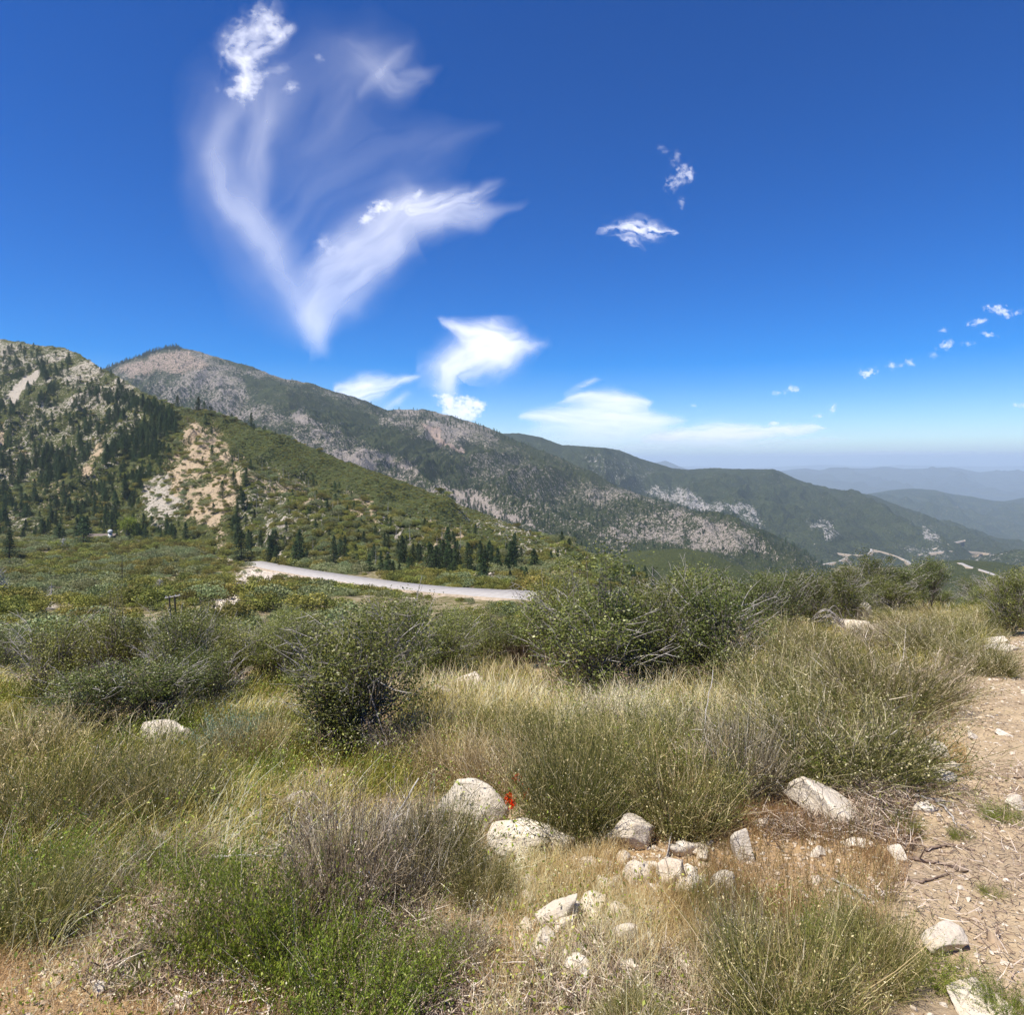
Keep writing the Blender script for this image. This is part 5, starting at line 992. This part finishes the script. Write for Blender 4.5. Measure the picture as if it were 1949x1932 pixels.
litter('litter', [(1380, 1440), (1932, 1440), (1980, 1900), (1500, 1800)], 3200, 2.6, 7, .02, .12, .004, 'dead twig litter between the big boulder and the track', M_litter)
litter('litter', [(540, 1550), (850, 1550), (900, 1700), (800, 1760), (560, 1740)], 9000, 2.2, 5, .05, .22, .005, 'tangle of grey dead twigs under the purplish broom', M_grey_stem)

def flecks(name, poly, n, y0, y1, h0, h1, size, label, mat):
    P = in_px(poly, n, y0, y1, dens=lambda X, Y, a, b: sst(.35, .6, fbm(X*1.4, Y*1.4, 3, 39))); P[:, 2] += h0+(h1-h0)*rng.random(len(P)); n = len(P)
    V, F, c = leaves(P, size*(.5+rng.random(n)), rng, .6, .5); tag(link(name, MB().add(V, F, c).mesh(name), mat), label, 'grass', kind='stuff')
flecks('seed_heads', slopeL, 11000, 2.6, 11, .12, .40, .010, 'pale seed heads sprinkled over the tall grass', M_seed)
flecks('grass_leaves', [(100, 1700), (400, 1640), (900, 1640), (1500, 1700), (1600, 2100), (-100, 2100)], 9000, 1.8, 5, .0, .12, .016, 'small green leaves and herbs over the stony ground', M_leaf_bright)
flecks('seed_heads', [(100, 1650), (900, 1600), (1700, 1600), (1700, 2100), (-100, 2100)], 8000, 1.8, 5, .01, .18, .008, 'pale oat seeds scattered through the dry grass', M_seed)
flecks('grass_leaves', slopeL, 26000, 2.6, 11, .02, .35, .020, 'small green leaves among the tall grass', M_leaf_bright)
# ---------------------------------------------------------------- dead branches, sticks, flowers
def branch(name, pts, rad, label, mat=None, cat='branch', forks=0, seed=1, lift=.012, h=None, group=None):
    """pts: (x, y, height above ground in m)"""
    g = np.random.default_rng(seed); W = []
    for q in pts:
        p = ground_hit(q[0], q[1]); W.append((p.x, p.y, p.z+lift+(q[2] if len(q) > 2 else 0)))
    W = np.array(W); s = np.concatenate([[0], np.cumsum(np.linalg.norm(np.diff(W, axis=0), axis=1))]); k = 12; q = np.linspace(0, s[-1], k)
    P = np.stack([np.interp(q, s, W[:, i]) for i in range(3)], 1); P[1:-1] += g.normal(size=(k-2, 3))*s[-1]*.008
    mb = MB(); Rr = rad*(1-.55*np.linspace(0, 1, k)); mb.add(*tubes(P[None], Rr[None], 7))
    for f in range(forks):
        j = int(g.integers(2, k-2)); d = unit(P[j+1]-P[j]+g.normal(size=3)*np.array([.9, .9, .5])*np.linalg.norm(P[j+1]-P[j])); L = s[-1]*(.15+.25*g.random()); t = np.linspace(0, 1, 5)[:, None]
        mb.add(*tubes((P[j]+d*L*t+np.array([0, 0, .02])*t)[None], (Rr[j]*.6*(1-.7*t[:, 0]))[None], 5))
    return tag(link(name, mb.mesh(name, True), mat or M_dead), label, cat, group)
branch('stick', [(1694, 1620), (1740, 1627), (1810, 1640)], .011, 'straight brown stick lying on the gravel at the right', M_stick, 'stick', 1, 1)
branch('stick', [(1745, 1608), (1790, 1596), (1840, 1606)], .008, 'thin bent brown stick just above the straight one', M_stick, 'stick', 1, 2)
branch('stick', [(1650, 1520), (1690, 1506), (1728, 1500), (1706, 1490)], .009, 'pale crossed dead branch behind the small white stone', M_dead, 'stick', 3, 3)
branch('stick', [(1720, 1505), (1760, 1510), (1790, 1535), (1805, 1560)], .009, 'grey dead root curving down through the gravel', M_dead, 'stick', 3, 4)
branch('stick', [(1680, 1660), (1740, 1668), (1790, 1650)], .008, 'dark twig curled under the straight brown stick', M_stick, 'stick', 3, 5)
branch('stick', [(1222, 1702), (1248, 1665), (1262, 1620, .02), (1268, 1585, .03)], .010, 'pale curved dead branch rising between the cream and white rocks', M_dead, 'stick', 2, 6)
branch('stick', [(1570, 1662), (1610, 1680), (1650, 1706)], .006, 'grey twig on bare ground right of the bottom brooms', M_dead, 'stick', 3, 7)
branch('stick', [(690, 1640, .10), (740, 1600, .14), (790, 1560, .3)], .010, 'grey dead branch slanting up through the purplish broom', M_dead, 'stick', 3, 8)
branch('stick', [(400, 1640, .06), (460, 1655, .1), (520, 1660, .12)], .009, 'pale broken twigs left of the grey broom', M_dead, 'stick', 4, 9)
branch('stick', [(1322, 1470, .2), (1335, 1430, .42), (1345, 1395, .62)], .006, 'single pale stalk sticking up from the broom on the crest', M_dead, 'stalk', 0, 10)
branch('stick', [(186, 1672, .0), (186, 1560, .22), (185, 1500, .38)], .0028, 'single tall straw stalk at the lower left', M_dead, 'stalk', 0, 11)
# curved pale stalks over the white boulder of the left slope
p0 = ground_hit(285, 1425); mb = MB(); g = np.random.default_rng(15); n = 110
B = np.stack([p0.x+g.normal(0, .30, n), p0.y+g.normal(0, .16, n), np.full(n, p0.z)], 1); D = unit(np.stack([g.normal(-.25, .25, n), g.normal(0, .2, n), np.ones(n)], 1))
V, F, c, _ = ribbons(B, D, .28+.34*g.random(n), .008, np.stack([g.normal(.3, .2, n), g.normal(0, .2, n), -.1*np.ones(n)], 1), 4, g); mb.add(V, F, c)
tag(link('dry_stalks', mb.mesh('dry_stalks'), M_seed), 'bunch of curved pale stalks growing over the white boulder on the left slope', 'dry plant')
# arched white dead branches by the outcrop
p0 = ground_hit(1590, 1192); mb = MB(); g = np.random.default_rng(5)
for k in range(11):
    t = np.linspace(0, 1, 9)[:, None]; L = .55+.35*g.random(); a = math.pi+g.normal()*.35; hgt = .35+.35*g.random()
    P = np.array([p0.x+.1, p0.y, p0.z])+np.concatenate([L*t*math.cos(a), L*t*math.sin(a)*.5, hgt*np.sin(t*2.5)], 1); mb.add(*tubes(P[None], (.012*(1-.75*t[:, 0]))[None], 5))
tag(link('dead_branches', mb.mesh('dead_branches', True), M_dead), 'arched white dead branches beside the upright white rock', 'branch')
# red paintbrush flowers
for k, (x, y, h) in enumerate(((968, 1540, 26), (980, 1532, 52), (976, 1560, 34), (987, 1556, 46))):
    p = ground_hit(x, y); e = empty('red_flower', (p.x, p.y-.12, gz(p.x, p.y-.12))); g = np.random.default_rng(60+k); H = h/FY*p.y+.10
    t = np.linspace(0, 1, 5)[:, None]; P = np.concatenate([t*.03*g.normal(), t*.02, t*H], 1); link('stem', MB().add(*tubes(P[None], np.full((1, 5), .0035), 5)).mesh('flower_stem'), M_green_stem, e)
    Q = P[-1]+np.concatenate([g.normal(size=(46, 2))*.011, -g.random((46, 1))*.07], 1); V, F, c = leaves(Q, .030, g, 1.0, .35); link('petals', MB().add(V, F, c).mesh('flower_petals'), M_red, e)
    tag(e, ['small low red flower spike left in the cluster', 'tallest red flower spike among the green stems', 'lower red flower spike nearest the cracked boulder', 'red flower spike at the right of the cluster'][k], 'flower', 'red flowers in the broom')

# ---------------------------------------------------------------- the valley: 300 bushes by themselves, the mass behind them as one
SCR = [link('scrub_bush', make_scrub_mesh(501+k, 1500, .085, 'scrub_bush'), M_chap if k < 2 else M_chap2) for k in range(3)]
KS = Kinds(SCR); rn = random.Random(9); cand = []
m = 17000; Y = np.sqrt(40**2+(430**2-40**2)*rng.random(m)); X = (-1.05+1.15*rng.random(m))*Y; Zv = ground_h(X, Y); a, b = px_of(X, Y, Zv)
sandm = np.zeros(m)
for Pp in ([(395, 1140), (430, 1100), (462, 1085), (470, 1066), (560, 1080), (600, 1092), (560, 1100), (500, 1104), (470, 1110), (450, 1160), (410, 1165)], [(165, 1120), (182, 1112), (192, 1128), (170, 1134)], [(128, 1110), (142, 1108), (145, 1116), (130, 1118)], [(0, 1126), (26, 1122), (28, 1130), (-20, 1134)],
           [(66, 1052), (86, 1047), (86, 1056), (72, 1062)], [(146, 1042), (165, 1040), (164, 1048), (146, 1048)], [(868, 1086), (910, 1084), (955, 1090), (1000, 1092), (1000, 1100), (930, 1098), (870, 1096)]):
    sandm = np.maximum(sandm, poly_mask(a, b, Pp, 2, 2, 12))
dHW = np.full(m, 1e9)
for w in HW[::3]: dHW = np.minimum(dHW, np.hypot(X-w[0], Y-w[1]))
keep = (rng.random(m) > sandm*.93) & (dHW > 8.5) & (rng.random(m) < .12+.9*sst(.36, .58, fbm(X/14, Y/14, 3, 66)))
keep &= ~((a > 1040) & (b > 1090)) | (rng.random(m) < .7)
X, Y, Zv, a = X[keep], Y[keep], Zv[keep], a[keep]; n = len(X); pid = np.where(fbm(X/30, Y/30, 3, 71)+rng.normal(0, .12, n) > .54, 2, rng.integers(0, 2, n))
sz = (.8+3.0*rng.random(n)**2.2)*(.62+.38*sst(45, 130, Y))*(1+.2*sst(200, 430, Y)); hx, hy = px_of(HW[:, 0], HW[:, 1], HW[:, 2]); ry = np.interp(a, hx, hy); bpx = px_of(X, Y, Zv)[1]
lim = np.where((a > hx[0]-6) & (a < 1040) & (bpx > ry), (bpx-ry-5)/FY*Y/1.05, 99.); kk = lim > .28; sz = np.minimum(sz, np.maximum(lim, .28))
X, Y, Zv, a, pid, sz = X[kk], Y[kk], Zv[kk], a[kk], pid[kk], sz[kk]; n = len(X)
order = np.argsort(-(sz/Y)*((a > -30) & (a < 1100))); big300 = order[:300]; rest = order[300:]
for i in big300:
    s = sz[i]; o = KS.get(int(pid[i]), (X[i], Y[i], Zv[i]-.1), rn.random()*6.3, (s*rn.uniform(.9, 1.3), s*rn.uniform(.9, 1.3), s*rn.uniform(.8, 1.15)))
    side = 'left part' if a[i] < 380 else ('middle part' if a[i] < 720 else 'right part')
    tag(o, ('grey green' if pid[i] == 2 else 'olive green')+' scrub bush in the near %s of the valley floor' % side, 'bush', 'scrub bushes on the valley floor')
P = np.stack([X, Y, Zv-.1], 1)[rest]; s = sz[rest]; n = len(rest)
scatter('scrub', SCR, P, rng.random(n)*6.3, np.stack([s*(.9+.4*rng.random(n)), s*(.9+.4*rng.random(n)), s*(.75+.4*rng.random(n))], 1), pid[rest], 'olive green scrub covering the valley floor beyond the nearer bushes', 'scrub')
# knoll and right hand slopes below the rim
m = 9000; Y = np.sqrt(44**2+(300**2-44**2)*rng.random(m)); X = (.10+1.0*rng.random(m))*Y; Zv = ground_h(X, Y); n = m; s = .8+1.2*rng.random(n)
scatter('scrub', SCR, np.stack([X, Y, Zv-.1], 1), rng.random(n)*6.3, np.stack([s, s, s*.9], 1), rng.integers(0, 3, n), 'dense scrub falling away into the canyon at the right', 'scrub')

# ---------------------------------------------------------------- the near mountainside: pines and bushes
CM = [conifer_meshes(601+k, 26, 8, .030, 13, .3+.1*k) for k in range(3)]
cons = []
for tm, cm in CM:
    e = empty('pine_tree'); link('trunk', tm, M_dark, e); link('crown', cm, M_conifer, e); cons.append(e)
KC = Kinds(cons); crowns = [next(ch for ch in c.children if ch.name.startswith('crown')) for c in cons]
far_c = []
def on_ridge(R_, n, dens, g=rng, y0=None):
    """random points on the ridge face, density given in the picture"""
    nt = R_.nt; out = []; tot = 0
    while tot < n:
        m = 40000; i = g.random(m)*(nt-2); j = g.random(m)*(len(R_.xs)-2); i0 = i.astype(int); j0 = j.astype(int); fi = i-i0; fj = j-j0
        f = lambda A: (A[i0, j0]*(1-fi)+A[i0+1, j0]*fi)*(1-fj)+(A[i0, j0+1]*(1-fi)+A[i0+1, j0+1]*fi)*fj
        x, y, z = f(R_.X), f(R_.Y), f(R_.Z); a, b = px_of(x, y, z); k = dens(a, b, x, y) > g.random(m); P = np.stack([x, y, z], 1)[k]; out.append(P); tot += len(P)
    return np.concatenate(out)[:n]
def pd(a, b, x, y):
    d = .05+0*a
    for P, v in (([(-600, 640), (60, 655), (200, 720), (280, 780), (250, 860), (150, 880), (60, 900), (-600, 900)], .75),
                 ([(140, 800), (230, 730), (330, 790), (325, 850), (290, 900), (260, 1000), (200, 1000), (150, 930)], 1.0),
                 ([(-600, 860), (60, 800), (150, 850), (200, 960), (330, 1000), (340, 1050), (-600, 1050)], .72),
                 ([(425, 930), (452, 920), (485, 1000), (490, 1050), (425, 1050)], 1.0),
                 ([(450, 1010), (650, 1010), (900, 1040), (1060, 1050), (1080, 1130), (700, 1120), (450, 1080)], .36),
                 ([(470, 870), (600, 900), (760, 960), (900, 1020), (800, 1040), (600, 1010), (480, 960)], .16)):
        m = poly_mask(a, b, P, 8, 8, 30, 9); d = d*(1-m)+v*m
    for P, v in (([(325, 770), (440, 800), (700, 890), (900, 965), (1060, 1040), (980, 1050), (700, 945), (455, 868), (440, 900)], .0),
                 ([(330, 840), (365, 805), (395, 798), (425, 815), (440, 860), (452, 900), (440, 985), (424, 1040), (400, 1005), (345, 985), (335, 930), (300, 900)], .05),
                 ([(148, 890), (165, 870), (180, 840), (195, 828), (192, 852), (172, 892), (158, 900)], .0), ([(18, 740), (45, 712), (80, 695), (76, 706), (52, 730), (28, 760)], .0)):
        m = poly_mask(a, b, P, 4, 4, 30, 9); d = d*(1-m)+v*m
    return d*(.10+1.1*sst(.38, .6, fbm(a/26, b/18, 3, 91)))
P = on_ridge(front, 4200, pd); g = np.random.default_rng(3); H = 4.5+8.5*g.random(len(P))**1.6+3*(P[:, 1] > 600)
a, b = px_of(P[:, 0], P[:, 1], P[:, 2]); H *= np.where((a > 480) & (b < 1010), .8, 1.); H *= (1+.12*sst(990, 1050, b))*(.75+.5*g.random(len(P))); H *= np.where(a > 480, .72+.28*sst(1020, 1070, b), 1)
vis = (a > -20) & (a < 1100); order = np.argsort(-(H/P[:, 1])*vis); gr = 'pines on the near mountainside'
for i in order[:300]:
    h = H[i]; o = KC.get(int(g.integers(3)), P[i]-np.array([0, 0, .5]), g.random()*6.3, (h*g.uniform(.8, 1.3), h*g.uniform(.8, 1.3), h))
    lab = 'dark pine at the foot of the left mountainside above the valley' if a[i] < 330 else ('dark pine in the clump right of the tan landslip' if a[i] < 500 else ('dark pine in the row behind the highway, left half' if a[i] < 760 else 'dark pine in the row behind the highway, right half'))
    tag(o, lab, 'pine tree', gr)
o = order[300:]; n = len(o); scatter('forest', crowns, P[o]-np.array([0, 0, .4]), g.random(n)*6.3, np.stack([H[o]*1.15, H[o]*1.15, H[o]*.95], 1), g.integers(0, 3, n), 'dark pines scattered up the near mountainside', 'forest')
# bare burnt trunks among the pines of the slope
snag = MB(); t = np.linspace(0, 1, 4)[None, :, None]; gg = np.random.default_rng(8)
snag.add(*tubes(np.array([[0, 0, -.02]])[:, None]*(1-t)+np.array([[.01, 0, 1.]])[:, None]*t, .014*(1-.8*t[..., 0]), 5))
zb = .25+.7*gg.random(26); an = gg.random(26)*6.28; Bq = np.stack([0*zb, 0*zb, zb], 1); Dq = np.stack([np.cos(an), np.sin(an), gg.normal(0, .25, 26)], 1)
snag.add(*tubes(Bq[:, None]+Dq[:, None]*np.linspace(0, 1, 3)[None, :, None]*(.11*(1.1-zb))[:, None, None], np.full((26, 3), .0035), 3))
snm = snag.mesh('bare_trunk'); P = on_ridge(front, 55, lambda a, b, x, y: poly_mask(a, b, [(330, 780), (300, 760), (460, 880), (620, 920), (860, 1010), (1000, 1080), (480, 1080), (460, 950)], 8, 6)*.9)
for i, p in enumerate(P):
    o = link('bare_trunk', snm, M_dark if i % 3 else M_dead); h = 5+5*random.random(); place(o, p, random.random()*6.3, (h, h, h), (random.uniform(-.06, .06), random.uniform(-.06, .06)))
    tag(o, 'bare burnt tree trunk standing on the slope behind the highway', 'dead tree', 'bare trunks on the slope')
# bushes of the mountainside
def bd(a, b, x, y):
    d = .35+0*a
    for Pp, v in (([(325, 765), (440, 795), (700, 885), (900, 960), (1060, 1040), (980, 1050), (700, 950), (455, 872)], 1.0), ([(330, 840), (365, 805), (395, 798), (425, 815), (440, 860), (452, 900), (440, 985), (424, 1040), (400, 1005), (345, 985), (335, 930), (300, 900)], .42),
                  ([(470, 870), (600, 900), (760, 960), (1000, 1060), (1060, 1110), (700, 1110), (480, 1080)], .6), ([(148, 890), (165, 870), (180, 840), (195, 828), (192, 852), (172, 892), (158, 900)], .0), ([(18, 740), (45, 712), (80, 695), (76, 706), (52, 730), (28, 760)], .03)):
        m = poly_mask(a, b, Pp, 4, 4, 30, 9); d = d*(1-m)+v*m
    return d
P = on_ridge(front, 17000, bd); n = len(P); a, b = px_of(P[:, 0], P[:, 1], P[:, 2]); gm = poly_mask(a, b, [(325, 765), (440, 795), (700, 885), (900, 960), (1060, 1040), (980, 1050), (700, 950), (455, 872)], 4, 4)
s = np.where(gm > .5, .8+.6*rng.random(n), .9+2.9*rng.random(n)**2.2); scatter('scrub', SCR, P-np.array([0, 0, .3]), rng.random(n)*6.3, np.stack([s, s, s*np.where(gm > .5, .75, 1.)], 1), np.where(rng.random(n) < .35, 2, rng.integers(0, 2, n)), 'green scrub dotting the near mountainside and its landslip', 'scrub')
P = on_ridge(mid, 5000, lambda a, b, x, y: (.15+.85*sst(.45, .62, fbm(x/260, y/260, 3, 19)))*(1-.8*poly_mask(a, b, [(150, 640), (420, 640), (420, 720), (200, 730)], 8, 5))*sst(300, 140, a*0+200)*np.where(a < 1100, 1, .5)); n = len(P); H = 7+9*rng.random(n)
scatter('forest', crowns, P-np.array([0, 0, 1.]), rng.random(n)*6.3, np.stack([H*1.1, H*1.1, H], 1), rng.integers(0, 3, n), 'dark trees dotted over the big rocky mountain', 'forest')
P = on_ridge(mid, 260, lambda a, b, x, y: ((a > 215) & (a < 345) & (np.interp(a, [205, 250, 300, 332, 350], [692, 676, 659, 654, 658])+5 > b)).astype(float)*.9+((a > 60) & (a < 215) & (b < 715))*.3); n = len(P); H = 10+9*rng.random(n)
scatter('forest', crowns, P-np.array([0, 0, 1.]), rng.random(n)*6.3, np.stack([H*1.1, H*1.1, H], 1), rng.integers(0, 3, n), 'row of trees along the bare summit', 'forest')

# ---------------------------------------------------------------- single things in the valley
def put(o, x, Y, s, label, cat, rz=0, group=None):
    X = (x-CX)/FX*Y; place(o, (X, Y, gz(X, Y)-.2), rz, s); return tag(o, label, cat, group)
tm, cm = conifer_meshes(650, 30, 7, .03, 12, .4)
for k, (x, Y, h, lab) in enumerate(((158, 400, 19, 'dark spreading pine standing behind the small house'), (18, 330, 16, 'tall pine at the left edge of the valley'), (112, 410, 13, 'pine left of the spreading one at the foot of the slope'), (455, 330, 17, 'darkest pine of the clump right of the landslip'), (1188, 330, 12, 'lone pine peeking over the central thicket'))):
    put(KC.get(k, (0, 0, 0), 0, 1), x, Y, (h*1.4, h*1.4, h), lab, 'pine tree', k)
e = empty('dead_tree'); m_ = snag.mesh('charred_tree'); link('trunk', m_, M_dark, e); put(e, 230, 190, (11, 11, 11.5), 'thin black dead tree standing in the middle of the valley', 'dead tree')
def dead_tree(seed, n, droop, label, x, Y, s, M=M_dead):
    g = np.random.default_rng(seed); e = empty('dead_tree'); t = np.linspace(0, 1, 5)[None, :, None]; mb = MB()
    mb.add(*tubes(np.array([[.05, 0, 1.]])[:, None]*t, .035*(1-.8*t[..., 0]), 6)); link('trunk', mb.mesh('dead_trunk', True), M, e); mb = MB()
    zb = .08+.8*g.random(n); an = g.random(n)*6.28; L = .45*(1.1-zb); B = np.stack([.05*zb, 0*zb, zb], 1); t = np.linspace(0, 1, 6)[None, :, None]
    D = np.stack([np.cos(an), np.sin(an), .5+0*an], 1); P = B[:, None]+D[:, None]*L[:, None, None]*t+np.array([0, 0, -droop])*L[:, None, None]*t*t+g.normal(size=(n, 6, 3))*.006
    mb.add(*tubes(P, .010*(1-.8*t[..., 0])*np.ones((n, 1)), 4))
    V, F, c, _ = ribbons(P[:, 3].repeat(3, 0), unit(D.repeat(3, 0)+g.normal(size=(n*3, 3))*.6), .13, .007, g.normal(size=(n*3, 3))*.2, 2, g); mb.add(V, F, c)
    link('branches', mb.mesh('dead_limbs'), M, e); return put(e, x, Y, (s, s, s), label, 'dead tree')
for k, (x, Y, s, lab) in enumerate(((992, 158, 4.0, 'large round scrub bush where the highway passes out of sight'), (1018, 150, 4.6, 'second large scrub bush where the highway passes out of sight, farther right'), (972, 190, 2.2, 'small scrub bush just above the right end of the highway'))):
    put(KS.get(k, (0, 0, 0), 0, 1), x, Y, (s, s, s), lab, 'bush', k)
dead_tree(71, 30, 1.2, 'small grey dead tree with drooping limbs on the valley floor', 95, 128, 5.0)
dead_tree(72, 60, 1.6, 'big grey dead tree with long arching limbs at the left edge', -8, 120, 8.5)
dead_tree(73, 50, .3, 'grey leafless tree in the scrub left of the small house', 118, 370, 9)
dead_tree(74, 50, .3, 'grey leafless bush in the scrub right of the black dead tree', 300, 170, 5)
e = make_leafy(421, M_leaf_bright, 'leafy_tree', 90, 60, .09, .2, 0); put(e, 245, 430, (7.5, 7.5, 8), 'bright yellow green tree below the pines near the small house', 'tree')
# house with a white dome beside it
def box(mb, x0, x1, y0, y1, z0, z1):
    V = np.array([(x, y, z) for z in (z0, z1) for y in (y0, y1) for x in (x0, x1)], float); mb.add(V, np.array([(0, 2, 3, 1), (4, 5, 7, 6), (0, 1, 5, 4), (2, 6, 7, 3), (0, 4, 6, 2), (1, 3, 7, 5)]))
def plain(name, c, r=.8):
    m = N(name); n = m.noise(m.pos(True), 3, 3); return m.done(m.mix(n, c, tuple(v*.8 for v in c)), r)
M_wall = plain('brown_timber_wall', (.24, .18, .13)); M_roof = plain('brown_shingle_roof', (.20, .16, .13)); M_white = plain('white_painted_metal', (.60, .60, .59), .5); M_glass = plain('dark_window_glass', (.05, .06, .07), .2)
e = empty('house'); mb = MB(); box(mb, -7, 7, -4, 4, -1.5, 3.2); link('wall', mb.mesh('house_wall'), M_wall, e)
V = np.array([(-8, -5, 3.1), (8, -5, 3.1), (8, 5, 3.1), (-8, 5, 3.1), (-8, 0, 5.2), (8, 0, 5.2), (-8, -5, 2.85), (8, -5, 2.85), (8, 5, 2.85), (-8, 5, 2.85)], float)
mb = MB(); mb.add(V, np.array([(0, 1, 5, 4), (2, 3, 4, 5), (6, 7, 1, 0), (8, 9, 3, 2), (6, 9, 8, 7)])); mb.add(V, np.array([(0, 4, 3), (1, 2, 5)])); link('roof', mb.mesh('house_roof'), M_roof, e)
for wx in (-4.5, -1.2, 3.2):
    mb = MB(); box(mb, wx-.8, wx+.8, -4.08, -3.9, 1.0, 2.3); link('window', mb.mesh('house_window'), M_glass, e)
put(e, 194, 425, (1, 1, 1), 'low brown house half hidden in scrub at the foot of the mountain', 'house', .15)
e = empty('radome'); mb = MB(); box(mb, -.9, .9, -.9, .9, -1, 5.3); link('tower', mb.mesh('radome_tower'), M_white, e)
V, F = ICO[3]; link('dome', mesh_np('radome_dome', V*1.5+np.array([0, 0, 6.6]), F, True), M_white, e); put(e, 208, 421, (1, 1, 1), 'small white tower with a ball shaped dome beside the brown house', 'tower')
# double pole with cross arm
def pole(x, Y, ytop, label):
    X = (x-CX)/FX*Y; z0 = gz(X, Y); h = -(ytop-HY)/FY*Y-z0; e = empty('utility_pole', (X, Y, z0)); t = np.linspace(0, 1, 3)[:, None]
    for s_ in (-.3, .3):
        link('pole', MB().add(*tubes((np.array([[s_, 0, -.3]])*(1-t)+np.array([[s_-.35, 0, h]])*t)[None], np.array([[.11, .10, .09]]), 8)).mesh('wood_pole', True), M_dark, e)
    link('cross_arm', MB().add(*tubes(np.array([[[-1.1, 0, h-.25], [-.3, 0, h-.1], [.6, 0, h+.05]]]), np.full((1, 3), .075), 6)).mesh('cross_arm'), M_dead, e)
    for q in (-1.0, -.55, .05, .5): link('insulator', MB().add(*tubes(np.array([[[q, 0, h-.13+q*.15], [q, 0, h+.15+q*.15]]]), np.full((1, 2), .05), 6)).mesh('insulator'), M_white, e)
    tag(e, label, 'utility pole'); return Vector((X, Y, z0+h))
pa = pole(330, 75, 1124, 'leaning double wooden pole with cross arm above the left shrubs')
X = (1700-CX)/FX*90; pb = Vector((X, 90, pa.z-6))
t = np.linspace(0, 1, 30)[:, None]; W = np.array(pa)*(1-t)+np.array(pb)*t; W[:, 2] -= (np.sin(t[:, 0]*np.pi))*1.4
tag(link('power_line', MB().add(*tubes(W[None], np.full((1, 30), .02), 4)).mesh('power_line'), M_dark), 'thin power line running right from the double pole', 'power line')
# dry curved flower stalk before the highway
X = (768-CX)/FX*32; z0 = gz(X, 32); zt = -(1086-HY)/FY*32; t = np.linspace(0, 1, 9)[:, None]; W = np.concatenate([X+.1+.62*t**2.2, 32+0*t, z0+(zt-z0)*t**.95], 1)
tag(link('stalk', MB().add(*tubes(W[None], (.035*(1-.6*t[:, 0]))[None], 6)).mesh('stalk', True), M_dead), 'tall pale curved dry stalk in front of the highway', 'stalk')
